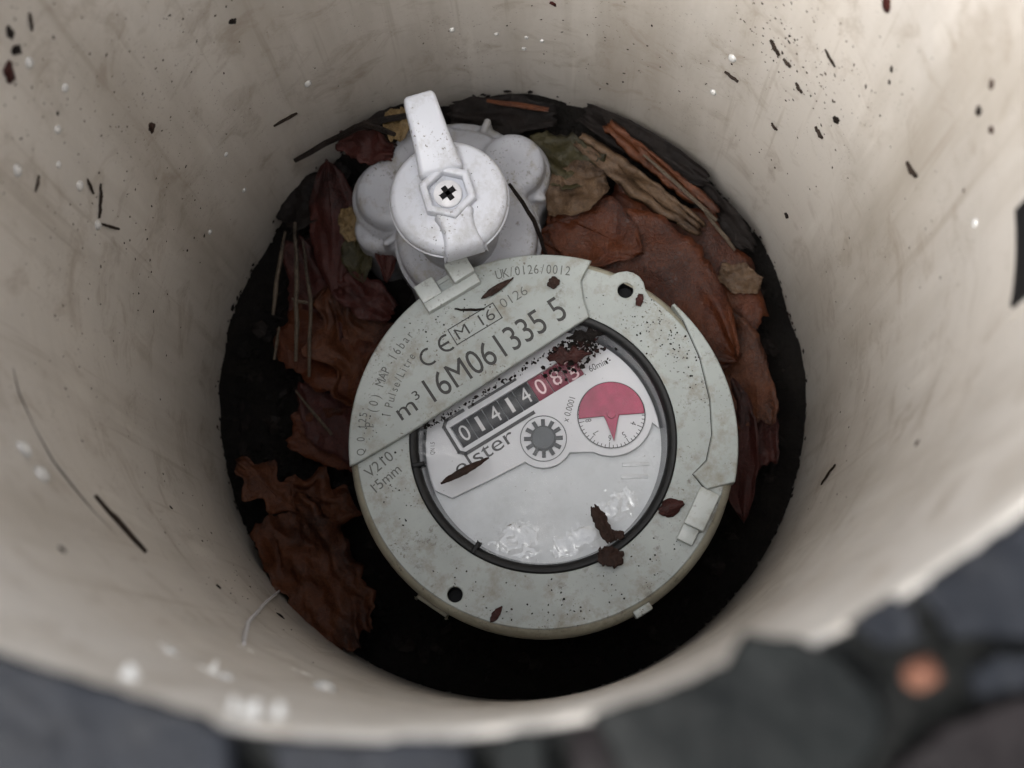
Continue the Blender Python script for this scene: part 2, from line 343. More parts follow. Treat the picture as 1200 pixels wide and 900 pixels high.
# black rubber plug in a cream collar on the right of the wall
sock = empty('wall_socket', (0, 0, -300)); tag(sock, 'black rectangular plug set in the right wall of the pipe', 'plug')
def wall_pad(name, a0, a1, z0, z1, l0, l1, mat, inner=0.0):
    bm = bmesh.new(); k = 14; rows = []
    for i in range(k+1):
        a = a0+(a1-a0)*i/k; e = 1-0.0*i
        rows.append([bm.verts.new(wp(a, zz+300, ll)) for zz, ll in ((z0-7*i/k, l0), (z0-7*i/k, l1-0.5), (z0-7*i/k+0.6, l1), (z1-0.6, l1), (z1, l1-0.5), (z1, l0))])
    for A, B in zip(rows, rows[1:]):
        for j in range(5): bm.faces.new((A[j], A[j+1], B[j+1], B[j]))
    bm.faces.new(rows[0]); bm.faces.new(rows[-1][::-1])
    return finish(bm, name, mat, sock)
wall_pad('collar', -20.8, -6, -76.4, -45, -0.5, 0.6, 'cream'); wall_pad('insert', -19.9, -8.0, -75.0, -47, 0, 1.2, 'black')

# ------------------------------------------------------------------ water meter
ZO = 56.0                               # face plane above the meter's base
TH = R_(31.5)
meter = empty('water_meter', (9.8, -21.3, -222-ZO), TH)
tag(meter, 'round pale grey water meter with counter window at the bottom of the pipe', 'water meter')
bm = bmesh.new(); lathe(bm, [(0.01, 0), (40, 0), (43, 2), (43.5, 30), (45.5, 36), (46.2, ZO-10)], 72); finish(bm, 'body', 'meter_side', meter)
# main ring with ear, screw holes and window opening
EAR = (38.9, 22.0)
outer = []
for i in range(180):
    a = 2*math.pi*i/180; d = Vector((math.cos(a), math.sin(a))); r = 46.6
    b = d.x*EAR[0]+d.y*EAR[1]; q = b*b-(EAR[0]**2+EAR[1]**2-5.2**2)
    if q > 0: r = max(r, b+math.sqrt(q))
    outer.append((d.x*r, d.y*r))
plate('ring', [outer, circ(0.5, 0.3, 33.6, 120), circ(*EAR, 2.0, 24), circ(-38.2, -21.3, 1.9, 24)], ZO-9, ZO, 0.3, 'meter', meter, 2)
bm = bmesh.new(); lathe(bm, [(46.2, ZO-0.35), (46.7, ZO-0.4), (47.6, ZO-1.1), (48.4, ZO-2.6), (48.7, ZO-4.5), (48.6, ZO-13), (46.3, ZO-14)], 96); finish(bm, 'rim_band', 'meter_side', meter)
for x, y in (EAR, (-38.2, -21.3)):
    bm = bmesh.new(); lathe(bm, [(1.99, ZO-0.28), (1.9, ZO-0.8), (1.8, ZO-4), (0.01, ZO-4)], 20, x, y); finish(bm, 'screw_hole', 'black', meter)  # black lining stands in for the shade inside the hole
# raised lettered plate covering the top of the window
arc = circ(0, 0, 48.4, 60, math.atan2(32.4, 34.9), math.atan2(19.4, -43.5))
plate('cover_plate', [[(27.1, 20.6), (28.3, 25.2), (30.3, 29.8)]+arc+[(-42.5, 19.3), (-27, 19.0)]], ZO+0.05, ZO+1.9, 0.45, 'meter', meter)
ZP = ZO+1.9
# curved raised band on the right edge, and clips
ridge = [(46.7, 12.3), (47.0, 7.6), (45.2, -3.1), (41.3, -13.7), (36.9, -21.2), (32.2, -25.9), (27.5, -27.0), (28.1, -32)]
arc = circ(0, 0, 49.0, 40, math.atan2(-33.5, 34.5), math.atan2(12.3, 47.6))
plate('edge_band', [ridge+arc], ZO-5, ZO+0.9, 0.4, 'meter', meter)
def outline_line(bm, pts, w_, z0, h=0.15): tube(bm, [(x, y, z0) for x, y in pts], w_, 5)
bm = bmesh.new(); outline_line(bm, ridge[1:], 0.22, ZO+0.02); finish(bm, 'groove', 'ink_worn', meter)
bm = bmesh.new(); m = Matrix.Translation((0, 0, 0))
box(bm, -7.2, 8.3, 42.6, 45.6, ZO-4, ZO+4.2, 0.5); box(bm, -7.2, -1.6, 45.2, 50.4, ZO-4, ZO+4.6, 0.5); box(bm, 2.2, 8.3, 45.2, 50.8, ZO-4, ZO+6.4, 0.5); box(bm, -2.2, 2.8, 45.2, 49.5, ZO-4, ZO+1.6, 0.3)
finish(bm, 'latch', 'latch', meter)
bm = bmesh.new()
for (x, y, w1, l1, a, h) in ((24.2, -35.6, 5.2, 10.0, -43, 3.6), (18.6, -38.6, 4.2, 5.5, -43, 2.0)):
    box(bm, -l1/2, l1/2, -w1/2, w1/2, ZO-4, ZO+h, 0.4, Matrix.Translation((x, y, 0)) @ Matrix.Rotation(R_(a+75), 4, 'Z'))
finish(bm, 'hinge_clip', 'latch', meter)
bm = bmesh.new(); box(bm, -2.4, 2.4, -1.0, 1.0, ZO-5, ZO-0.2, 0.4, Matrix.Translation((-1.0, -48.6, 0))); finish(bm, 'tab', 'meter', meter)
bm = bmesh.new(); box(bm, -4.5, 4.5, -1.4, 1.4, ZO-12, ZO-8, 0.5, Matrix.Translation((-44.0, -19.5, 0)) @ Matrix.Rotation(R_(115), 4, 'Z')); finish(bm, 'tab', 'meter_side', meter)
# black seal round the window, grey inner wall
bm = bmesh.new()
lathe(bm, [(33.8, ZO-2.5), (33.8, ZO-0.3), (33.2, ZO+0.3), (32.4, ZO+0.25), (31.8, ZO-0.2), (31.3, ZO-1.0), (31.2, ZO-2.2)], 120, 0.5, 0.3); finish(bm, 'window_seal', 'rubber', meter)
bm = bmesh.new(); lathe(bm, [(31.25, ZO-1.6), (30.2, ZO-9.6)], 120, 0.5, 0.3); finish(bm, 'window_wall', 'seal_wall', meter)
for a in (160, 207, 62):
    bm = bmesh.new(); box(bm, 30.2, 33.3, -0.5, 0.5, ZO-3, ZO+0.42, 0.2, Matrix.Translation((0.5, 0.3, 0)) @ Matrix.Rotation(R_(a), 4, 'Z')); finish(bm, 'seal_rib', 'rubber', meter)
# register: lower pale floor, white printed panel with an opening for the drums
ZD = ZO-7.0                              # top of the white panel
plate('register_floor', [circ(0.5, 0.3, 31.0, 90)], ZD-4.2, ZD-1.9, 0.2, 'dial_grey', meter)
DC = (19.3, -2.6); SC = (1.3, 1.4); DR = 8.6
top = circ(0.5, 0.3, 30.0, 70, R_(-24), R_(172))
low_ = [(-26.5, 0.6), (-16, -0.5), (-6.5, -1.2)]+circ(SC[0], SC[1], 7.6, 12, R_(200), R_(300))+circ(DC[0], DC[1], 10.6, 16, R_(212), R_(318))
opening = [(-17.6, 10.2), (19.3, 10.2), (19.3, 16.6), (-17.6, 16.6)]
plate('register_panel', [top+low_, opening], ZD-1.6, ZD, 0.12, 'dial_white', meter)
bm = bmesh.new()
for u0, v0, a, l in ((16, -19, -30, 7), (18, -16.5, -30, 7)):
    box(bm, -l/2, l/2, -0.5, 0.5, ZD-2.3, ZD-1.7, 0.15, Matrix.Translation((u0, v0, 0)) @ Matrix.Rotation(R_(a), 4, 'Z'))
finish(bm, 'glare_rib', 'dial_grey', meter)  # added ribs, in place of pale glare patches on the window
# number drums 01414 084, the last one between two digits
VC, DRAD, PITCH = 13.4, 5.2, 4.6
def cut_rows(o):
    bm = bmesh.new(); bm.from_mesh(o.data)
    for k in range(-7, 8): bmesh.ops.bisect_plane(bm, geom=bm.verts[:]+bm.edges[:]+bm.faces[:], plane_co=(0, (VC+k*0.4)*MM, 0), plane_no=(0, 1, 0), dist=1e-7)
    bm.to_mesh(o.data); bm.free()
def bend(o, lift):
    for v in o.data.vertices:
        y = (v.co.y/MM-VC); v.co.z = (ZD-0.35-DRAD+math.sqrt(max(0.1, DRAD**2-y*y))+lift)*MM
for k, ds in enumerate(['0', '1', '4', '1', '4', '0', '8', '45']):
    u0 = -17.4+PITCH*k; red = k >= 5
    bm = bmesh.new(); K = 28
    for sx, rr in ((u0+0.12, 1), (u0+PITCH-0.12, 1)): pass
    A = [bm.verts.new((u0+0.12, VC+DRAD*math.cos(2*math.pi*i/K), ZD-0.35-DRAD+DRAD*math.sin(2*math.pi*i/K))) for i in range(K)]
    B = [bm.verts.new((u0+PITCH-0.12, q.co.y, q.co.z)) for q in A]
    for i in range(K): bm.faces.new((A[i], A[(i+1) % K], B[(i+1) % K], B[i]))
    bm.faces.new(A); bm.faces.new(B[::-1])
    dr = finish(bm, 'number_drum', 'drum_red' if red else 'drum', meter)
    for i, ch in enumerate(ds):
        vv = VC-2.0 if len(ds) == 1 else (VC+0.9, VC-2.9)[i]
        wd = 1.0 if ch == '1' else 2.4
        t = text('digit', ch, u0+PITCH/2-wd/2, vv, 4.2 if len(ds) == 1 else 2.9, 0, ZD, 'digit_pink' if red else 'digit', dr, wd); cut_rows(t); bend(t, 0.1)
bm = bmesh.new(); bev = [(2.6, 8.5), (-17.6, 8.5), (-18.9, 9.8), (-18.9, 17.4), (-17.6, 18.6), (-12.5, 18.6)]
for p, q in zip(bev, bev[1:]):
    d = Vector((q[0]-p[0], q[1]-p[1], 0)); L_ = d.length; an = math.atan2(d.y, d.x)
    box(bm, -0.4, L_+0.4, -0.42, 0.42, ZD-0.2, ZD+0.35, 0.1, Matrix.Translation((*p, 0)) @ Matrix.Rotation(an, 4, 'Z'))
box(bm, -11, 3.5, 18.1, 18.8, ZD-0.2, ZD+0.3, 0.1)
finish(bm, 'counter_frame', 'ink', meter)
# litre dial with red half-disc pointer
dial = plate('dial', [circ(*DC, DR+0.3, 64)], ZD-0.1, ZD+0.25, 0.08, 'dial_white', meter)
bm = bmesh.new()
lathe(bm, [(DR-0.12, ZD+0.27), (DR-0.12, ZD+0.33), (DR+0.14, ZD+0.33), (DR+0.14, ZD+0.27)], 80, *DC)
for i in range(50):
    a = R_(90-7.2*i); l = 1.5 if i % 5 == 0 else 0.8
    box(bm, DR-l, DR, -0.09, 0.09, ZD+0.26, ZD+0.31, 0, Matrix.Translation((*DC, 0)) @ Matrix.Rotation(a, 4, 'Z'))
finish(bm, 'scale_marks', 'ink', dial)
for i in range(10):
    a = R_(90-36*i); arc_text('numeral', str(i), DR-3.3, a, a, 1.55, ZD+0.25, 'ink', dial, *DC)
pa = R_(-117); na = pa+math.pi
half = circ(*DC, DR-0.2, 40, na-math.pi/2-0.05, na+math.pi/2+0.05)
tipx = [(DC[0]+math.cos(pa)*7.0, DC[1]+math.sin(pa)*7.0)]
sd_ = lambda r, s, f: (DC[0]+math.cos(pa)*f+math.cos(pa+s*math.pi/2)*r, DC[1]+math.sin(pa)*f+math.sin(pa+s*math.pi/2)*r)
ptr = plate('pointer', [half+[sd_(2.0, -1, 0.3), sd_(1.5, -1, 1.6)]+tipx+[sd_(1.5, 1, 1.6), sd_(2.0, 1, 0.3)]], ZD+0.6, ZD+1.3, 0.15, 'red', dial)
bm = bmesh.new(); lathe(bm, [(1.2, ZD+1.2), (1.1, ZD+2.0), (0.01, ZD+2.1)], 20, *DC); finish(bm, 'pivot', 'red', dial)
# leak-indicator star wheel
sw = plate('star_rim', [circ(*SC, 6.0, 48), circ(*SC, 5.8, 48)], ZD-0.1, ZD+0.3, 0.02, 'gear_hub', meter)
bm = bmesh.new()
K = 12; pts = []
for i in range(K):
    for da, r in ((-0.14, 3.3), (-0.10, 5.0), (0.10, 5.0), (0.14, 3.3)):
        a = 2*math.pi*i/K+da; pts.append((SC[0]+r*math.cos(a), SC[1]+r*math.sin(a)))
bm.free(); st = plate('star_wheel', [pts], ZD+0.05, ZD+0.7, 0.08, 'gear', meter)
plate('hub', [circ(*SC, 2.9, 32)], ZD+0.7, ZD+1.0, 0.1, 'gear_hub', st)
# printing
text('serial_number', '16M061335 5', -17.8, 22.3, 6.4, R_(1.6), ZP, 'ink', meter, 40.5, 0.0)
text('lettering', 'M', -4.2, 32.9, 3.0, 0, ZP, 'ink_worn', meter, 3.4, -0.005); text('lettering', '16', 2.9, 32.9, 3.0, 0, ZP, 'ink_worn', meter, 4.0, -0.005)
bm = bmesh.new(); fr = [(-5.3, 32.1), (8.1, 32.1), (8.1, 36.7), (-5.3, 36.7), (-5.3, 32.1)]
for p, q in zip(fr, fr[1:]): box(bm, min(p[0], q[0])-0.13, max(p[0], q[0])+0.13, min(p[1], q[1])-0.13, max(p[1], q[1])+0.13, ZP+0.01, ZP+0.07)
finish(bm, 'lettering_frame', 'ink_worn', meter, False)
def arcbar(bm, cx, cy, r0, r1, a0, a1, zz, n_=24):
    for i in range(n_):
        q = [(r, R_(a0+(a1-a0)*(i+k)/n_)) for r, k in ((r0, 0), (r1, 0), (r1, 1), (r0, 1))]
        bm.faces.new([bm.verts.new((cx+r*math.cos(a), cy+r*math.sin(a), zz)) for r, a in q])
bm = bmesh.new(); arcbar(bm, -13.0, 33.3, 1.75, 2.35, 65, 295, ZP+0.06); arcbar(bm, -7.2, 33.9, 1.75, 2.35, 65, 295, ZP+0.06); box(bm, -9.2, -6.6, 33.6, 34.2, ZP+0.02, ZP+0.06)
finish(bm, 'conformity_mark', 'ink_worn', meter, False)
text('unit_symbol', 'm', -27.2, 22.6, 4.0*1.1, R_(3), ZP, 'ink', meter, 5.0); text('unit_symbol', '3', -21.6, 25.2, 2.3, R_(3), ZP, 'ink', meter, 1.5)
arc_text('lettering', 'P (0) MAP 16bar', 42.2, R_(143), R_(109), 2.3, ZP, 'ink_faint', meter)
arc_text('lettering', '1 Pulse/Litre', 38.4, R_(139), R_(115), 2.1, ZP, 'ink_faint', meter)
arc_text('lettering', 'Q 0.125', 44.3, R_(152), R_(140), 2.0, ZP, 'ink_faint', meter)
arc_text('lettering', 'UK/0126/0012', 43.2, R_(72.5), R_(49.5), 2.4, ZP, 'ink_faint', meter)
text('lettering', '0126', 9.6, 34.0, 2.5, 0, ZP, 'ink_faint', meter, 7.6, -0.01)
text('lettering', 'V210', -41.6, 14.6, 2.7, R_(8), ZO, 'ink_faint', meter, 8.0); text('lettering', '15mm', -42.0, 10.6, 2.6, R_(9), ZO, 'ink_faint', meter, 8.4)
text('lettering', 'elster', -22.0, 4.4, 4.0, R_(1.5), ZD, 'ink', meter, 17.2, 0.0)
text('lettering', 'x 0.0001', 8.9, 1.6, 1.6, R_(42), ZD, 'ink', meter, 6.6)
text('lettering', 'QN 1.5', -24.6, 12.6, 1.1, R_(58), ZD, 'ink', meter, 3.2)
text('lettering', '60min', 20.8, 9.8, 1.7, R_(-6), ZD, 'ink', meter, 5.0)
bm = bmesh.new(); lathe(bm, [(0.01, ZO-0.9), (31.6, ZO-0.9)], 90, 0.5, 0.3); finish(bm, 'window_glass', 'glass', meter)

# ------------------------------------------------------------------ stopcock valve
LEV = math.atan2(24.5, -7.3)
valve = empty('stopcock_valve', (-12.2, 35.0, -272), LEV); VO = 272-197   # top of the cap above the base
tag(valve, 'white plastic stopcock valve with upright lever above the water meter', 'valve')
bm = bmesh.new(); lathe(bm, [(11.0, VO-7.6), (13.4, VO-7.0), (14.3, VO-5.8), (14.5, VO-2.2), (13.9, VO-0.8), (12.6, VO), (0.01, VO+0.2)], 72); finish(bm, 'cap', 'white', valve)
bm = bmesh.new(); lathe(bm, [(14.3, VO-4.6), (14.75, VO-4.4), (14.75, VO-3.9), (14.3, VO-3.7)], 72); finish(bm, 'seam', 'white', valve)
def hexa(r, a0=0.0): return [(r*math.cos(a0+i*math.pi/3), r*math.sin(a0+i*math.pi/3)) for i in range(6)]
plate('hub', [hexa(7.2), hexa(5.0)], VO-0.2, VO+3.2, 0.8, 'white', valve)
bm = bmesh.new()
L0 = [(4.8, 5.9, VO-0.3, VO+3.4), (7.5, 5.4, VO+0.2, VO+4.4), (11, 5.0, VO+0.9, VO+5.6), (16, 4.6, VO+2.0, VO+6.8), (21, 4.3, VO+3.0, VO+7.6), (24.4, 4.1, VO+3.6, VO+7.8)]
rows = []
for x, hw, z0, z1 in L0: rows.append([bm.verts.new((x, yy, zz)) for yy, zz in ((-hw, z0), (hw, z0), (hw*0.93, z1), (-hw*0.93, z1))])
for A, B in zip(rows, rows[1:]):
    for k in range(4): bm.faces.new((A[k], A[(k+1) % 4], B[(k+1) % 4], B[k]))
bm.faces.new(rows[0]); bm.faces.new(rows[-1])
bmesh.ops.recalc_face_normals(bm, faces=bm.faces); bmesh.ops.bevel(bm, geom=[e for e in bm.edges if e.is_manifold and e.calc_face_angle(0) > 0.5], offset=1.3, segments=4, affect='EDGES', profile=0.5)
finish(bm, 'lever', 'white', valve)
bm = bmesh.new(); rows = []
for x, hw, z1 in ((-4.8, 4.6, VO+2.6), (-7, 3.9, VO+2.1), (-9.5, 3.7, VO+1.7), (-12, 4.1, VO+1.2), (-14.1, 4.7, VO+0.2), (-14.8, 4.9, VO-2.5)): rows.append([bm.verts.new((x, yy, zz)) for yy, zz in ((-hw-0.8, z1-3.5), (hw+0.8, z1-3.5), (hw, z1), (-hw, z1))])
for A, B in zip(rows, rows[1:]):
    for k in range(4): bm.faces.new((A[k], A[(k+1) % 4], B[(k+1) % 4], B[k]))
bm.faces.new(rows[0]); bm.faces.new(rows[-1])
bmesh.ops.recalc_face_normals(bm, faces=bm.faces); bmesh.ops.bevel(bm, geom=[e for e in bm.edges if e.is_manifold and e.calc_face_angle(0) > 0.6], offset=0.9, segments=3, affect='EDGES', profile=0.5)
finish(bm, 'rib', 'white', valve)
bm = bmesh.new(); lathe(bm, [(3.5, VO+0.1), (3.5, VO+0.7), (3.0, VO+1.1), (0.01, VO+1.2)], 28); scr = finish(bm, 'screw', 'screw', valve)
bm = bmesh.new()
for a in (0, 90): box(bm, -2.0, 2.0, -0.7, 0.7, VO+1.0, VO+1.32, 0.15, Matrix.Rotation(R_(a+20), 4, 'Z'))
finish(bm, 'screw_slot', 'black', scr)
def vl(x, y):   # world xy -> valve local
    dx, dy = x+12.2, y-35.0; return (dx*math.cos(LEV)+dy*math.sin(LEV), -dx*math.sin(LEV)+dy*math.cos(LEV))
def barrel(name, x, y, r, ztop, rnd, mat='white_shade_dirt'):
    bm = bmesh.new(); zt = ztop+272; p = [(r, 0), (r, zt-rnd)]+[(r-rnd+rnd*math.cos(t*math.pi/12), zt-rnd+rnd*math.sin(t*math.pi/12)) for t in range(1, 7)]+[(0.01, zt)]
    lathe(bm, p, 56, *vl(x, y)); return finish(bm, name, mat, valve)
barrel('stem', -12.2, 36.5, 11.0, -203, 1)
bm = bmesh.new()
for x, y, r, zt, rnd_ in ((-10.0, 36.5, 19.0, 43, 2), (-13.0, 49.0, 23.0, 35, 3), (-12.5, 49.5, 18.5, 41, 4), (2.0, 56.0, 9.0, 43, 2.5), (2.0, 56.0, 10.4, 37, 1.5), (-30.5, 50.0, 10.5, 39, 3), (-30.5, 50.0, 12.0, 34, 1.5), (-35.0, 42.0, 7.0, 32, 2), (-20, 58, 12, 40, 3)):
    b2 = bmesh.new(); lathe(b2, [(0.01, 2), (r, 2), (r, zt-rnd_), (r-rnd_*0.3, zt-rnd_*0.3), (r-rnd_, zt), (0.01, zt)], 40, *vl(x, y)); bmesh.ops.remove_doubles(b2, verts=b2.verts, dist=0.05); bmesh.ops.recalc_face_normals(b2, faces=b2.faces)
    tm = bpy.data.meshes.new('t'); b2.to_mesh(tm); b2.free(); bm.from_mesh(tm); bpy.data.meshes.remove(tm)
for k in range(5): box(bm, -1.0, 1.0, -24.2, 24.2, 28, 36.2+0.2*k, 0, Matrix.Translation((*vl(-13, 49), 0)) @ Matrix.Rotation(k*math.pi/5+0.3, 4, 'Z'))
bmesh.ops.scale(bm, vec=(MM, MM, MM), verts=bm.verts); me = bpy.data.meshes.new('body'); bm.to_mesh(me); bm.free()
vb_ = link('body', me, 'white_shade_dirt', valve); rm = vb_.modifiers.new('remesh', 'REMESH'); rm.mode = 'VOXEL'; rm.voxel_size = 0.0006; rm.use_smooth_shade = True
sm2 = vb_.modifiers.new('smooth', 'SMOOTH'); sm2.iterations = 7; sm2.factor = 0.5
bm = bmesh.new(); lathe(bm, [(18.6, 33), (19.9, 33.5), (19.9, 36), (18.6, 36.5)], 56, *vl(-10.0, 36.5)); finish(bm, 'flange', 'white_shade_dirt', valve)

# ------------------------------------------------------------------ leaves and litter
def leaf(name, label, base, tip, hw, mat, roll=0.0, curl=0.25, crumple=1.0, seed=0, jag=0.12, nu=22, nv=12, fold=0.25, shape='ovate', cat='leaf', group=None, thick=0.14, kind=None, stalk=True):
    base, tip = Vector(base), Vector(tip); d = tip-base; L_ = d.length; d.normalize()
    up = Vector((0, 0, 1)); up = (up-d*up.dot(d)).normalized(); up = Matrix.Rotation(roll, 3, d) @ up; side = d.cross(up)
    bm = bmesh.new(); rows = []
    for i in range(nu+1):
        t = i/nu
        if shape == 'ovate': wv = math.sin(math.pi*min(1, max(0, t))**0.85)**0.75
        elif shape == 'piece': wv = 0.62+0.5*math.sin(math.pi*t)+0.28*nz(t*4, seed*3.1)
        elif shape == 'strip': wv = 0.75*math.sin(math.pi*(0.08+0.87*t))**0.4
        elif shape == 'lobed': wv = (math.sin(math.pi*t**0.85)**0.7)*(0.72+0.28*math.sin(t*17+seed))
        row = []
        for j in range(nv+1):
            s = -1+2*j/nv; ww = wv*(1+jag*nz(t*9+seed*5, 3*(s > 0)+seed)+0.5*jag*nz(t*30, seed+5*(s > 0)))
            tt = t+(0.10*nz(s*3, seed*2.3)*(1 if shape != 'ovate' else 0.3)*(0.3+abs(t-0.5)))
            h = fold*abs(s)*hw*ww+curl*L_*(0.25-(t-0.5)**2)*-1+crumple*(1.9*nz(t*3.2+seed, s*2.2, seed)+0.9*nz(t*8+seed, s*5, 2+seed)+0.5*nz(t*13, s*8, seed)+0.22*nz(t*26, s*17, seed))
            h += 0.12*math.sin((t*1.0-abs(s)*0.33)*60)*min(1, abs(s)*3)      # side veins
            row.append(bm.verts.new(base+d*(tt*L_)+side*(s*hw*ww)+up*h))
        rows.append(row)
    for A, B in zip(rows, rows[1:]):
        for k in range(nv): bm.faces.new((A[k], A[k+1], B[k+1], B[k]))
    o = finish(bm, name, mat, None, True, 0)
    sm = o.modifiers.new('thickness', 'SOLIDIFY'); sm.thickness = thick*MM
    # origin to the leaf's middle
    c_ = (base+tip)/2*MM
    for v in o.data.vertices: v.co -= c_
    o.location = c_
    if stalk and shape in ('ovate', 'lobed'):
        bm = bmesh.new(); pts = [rows_p for rows_p in []]
        mid = [o.data.vertices[i*(nv+1)+nv//2].co/MM+up*0.18 for i in range(0, nu, 2)]
        tube(bm, mid, [0.45-0.033*k for k in range(len(mid))], 5); finish(bm, 'midrib', mat, o)
    return tag(o, label, cat, group)
LG = 'dead leaves on the floor of the pit'
leaf('dead_leaf', 'large glossy orange brown leaf between the stopcock and the right wall', (8, 40, -244), (62, 4, -243), 23, 'leaf_orange', 0.10, 0.08, 1.3, 1, fold=0.08, nu=34, nv=22, group=LG)
leaf('dead_leaf', 'reddish leaf overlapping the large orange leaf beside the stopcock', (12, 47, -243), (37, 33, -238), 10.5, 'leaf_orange', 0.15, 0.08, 0.8, 2, fold=0.06, group=LG, nu=26)
leaf('dead_leaf', 'curled pinkish tan leaf just right of the stopcock shoulder', (11, 48, -241), (28, 53.5, -238), 7, 'leaf_tan', -0.2, -0.22, 1.6, 3, shape='piece', group=LG)
leaf('bark_strip', 'long ragged tan bark strip slanting along the upper right wall', (20, 66, -239), (53.5, 41, -243), 4.2, 'leaf_tan', 0.25, 0.05, 1.6, 4, 0.35, 30, 10, 0.3, 'strip', 'bark', thick=0.8)
leaf('bark_strip', 'narrow brown bark strip behind the tan one against the wall', (28, 71, -240), (58, 47, -246), 3.0, 'leaf_rust', 0.5, 0.04, 1.2, 5, 0.4, 26, 8, 0.3, 'strip', 'bark', thick=0.8)
leaf('dead_leaf', 'mossy olive green leaf above the tan leaf near the top', (6, 62, -238), (27, 57, -240), 7.5, 'leaf_green', 0.1, 0.15, 1.8, 6, 0.3, shape='piece', group=LG)
leaf('dead_leaf', 'small tan leaf piece against the right wall below the bark', (59, 31, -250), (70, 26.5, -249), 3.8, 'leaf_tan', 0.2, 0.1, 0.8, 7, shape='piece', group=LG)
leaf('dead_leaf', 'brown leaf piece beside the small tan piece on the right', (50, 34, -250), (63, 20, -252), 6, 'leaf_rust', -0.3, 0.1, 1.0, 8, shape='piece', group=LG)
leaf('dead_leaf', 'tall rolled maroon leaf left of the stopcock against the wall', (-51, 64, -246), (-48, 25, -254), 7.5, 'leaf_maroon', 0.15, -0.06, 1.1, 9, 0.1, 30, 16, -0.45, group=LG)
leaf('dead_leaf', 'small leaf with yellow upper end near the left shoulder of the stopcock', (-44.5, 49, -244), (-42.5, 40, -246), 3.0, 'leaf_yellow', 0.3, 0.1, 0.8, 10, shape='piece', group=LG)
leaf('dead_leaf', 'olive green leaf piece below the yellow one on the left', (-43.0, 42.5, -247), (-40.5, 29, -250), 4.6, 'leaf_green', 0.2, 0.1, 0.8, 11, shape='ovate', group=LG)
leaf('dead_leaf', 'small red brown leaf tucked against the left of the stopcock neck', (-33.5, 47, -240), (-33, 28, -246), 3.6, 'leaf_maroon', -0.4, 0.15, 0.8, 12, group=LG)
leaf('dead_leaf', 'crumpled orange brown leaf left of the lettered meter plate', (-50, 31, -255), (-38, -8, -258), 14, 'leaf_rust', -0.1, 0.12, 2.0, 13, 0.2, 34, 20, 0.15, 'lobed', group=LG)
leaf('dead_leaf', 'small folded leaf flap on top of the crumpled left leaf', (-47, 30, -252), (-32, 20, -251), 5, 'leaf_maroon', 0.2, 0.1, 1.1, 23, shape='piece', group=LG)
leaf('dead_leaf', 'small red brown leaf by the left wall halfway down', (-76, -20, -261), (-59, -34, -262), 7.5, 'leaf_rust', 0.1, 0.12, 1.1, 14, shape='lobed', group=LG)
leaf('dead_leaf', 'dark orange leaf half hidden under the left edge of the meter', (-62, -10, -264), (-38, -14, -266), 8, 'leaf_orange', 0.2, 0.1, 1.2, 15, shape='piece', group=LG)
leaf('dead_leaf', 'large orange brown leaf at lower left of the meter', (-64, -33, -262), (-42, -70, -263), 11.5, 'leaf_rust', 0.15, 0.10, 2.6, 16, 0.3, 34, 20, 0.1, 'piece', group=LG)
leaf('dead_leaf', 'dark red leaf standing between meter and right wall', (61, 2, -252), (64, -38, -256), 6.5, 'leaf_maroon', 0.3, 0.06, 1.0, 17, group=LG)
leaf('dead_leaf', 'red brown leaf overlapped by the large orange leaf on the right', (56, 20, -252), (68, -12, -253), 9, 'leaf_rust', 0.1, 0.1, 1.2, 18, shape='piece', group=LG)
leaf('dead_leaf', 'tiny yellow leaf piece tucked behind the valve lever', (-29.5, 72, -230), (-28.5, 62, -228), 3.2, 'leaf_yellow', 0.1, -0.3, 0.8, 19, shape='piece', group=LG)
leaf('dead_leaf', 'dark brown leaf jammed between lever and far wall', (-42, 68, -243), (-20, 76, -240), 5, 'leaf_dark', 0.5, 0.1, 1.4, 21, shape='piece', group=LG)
leaf('dead_leaf', 'blackened leaf behind the stopcock at the far wall', (-16, 77, -245), (14, 76, -245), 5, 'leaf_dark', 0.3, 0.1, 1.4, 22, shape='piece', group=LG)
leaf('dead_leaf', 'dark leaf heaped along the upper right wall', (22, 76, -243), (56, 56, -246), 6, 'leaf_dark', 0.4, 0.1, 1.5, 24, shape='strip', group=LG)
leaf('dead_leaf', 'black curled leaf against the right wall beside the bark', (50, 58, -248), (68, 38, -250), 6, 'leaf_dark', 0.6, 0.1, 1.2, 25, shape='strip', group=LG)
leaf('dead_leaf', 'dark brown leaf under the red leaf by the upper left wall', (-64, 48, -256), (-46, 64, -251), 6, 'leaf_dark', -0.2, 0.1, 1.2, 26, shape='piece', group=LG)
leaf('dead_leaf', 'rust leaf lying flat under the crumpled one beside the meter plate', (-63, 22, -259), (-30, 2, -258), 13, 'leaf_orange', 0.0, 0.06, 1.4, 43, 0.2, 28, 16, 0.05, 'piece', group=LG)
leaf('dead_leaf', 'dark red leaf tucked between the left straws and the meter edge', (-58, 4, -262), (-36, -20, -262), 9, 'leaf_maroon', 0.1, 0.08, 1.3, 44, 0.2, 26, 14, 0.08, 'piece', group=LG)
leaf('dead_leaf', 'torn brown leaf between the two small leaves by the left wall', (-64, -26, -266), (-42, -34, -265), 9, 'leaf_rust', 0.1, 0.08, 1.3, 45, 0.25, 26, 14, 0.08, 'lobed', group=LG)
leaf('dead_leaf', 'reddish leaf under the straws near the rolled maroon leaf', (-60, 44, -256), (-50, 14, -260), 7, 'leaf_maroon', 0.1, 0.08, 1.3, 46, 0.25, 26, 14, 0.08, 'piece', group=LG)
leaf('dead_leaf', 'broad rust leaf under the large glossy one, reaching the right wall', (26, 50, -249), (66, 12, -252), 16, 'leaf_orange', 0.05, 0.05, 1.3, 47, 0.15, 30, 18, 0.05, 'piece', group=LG)
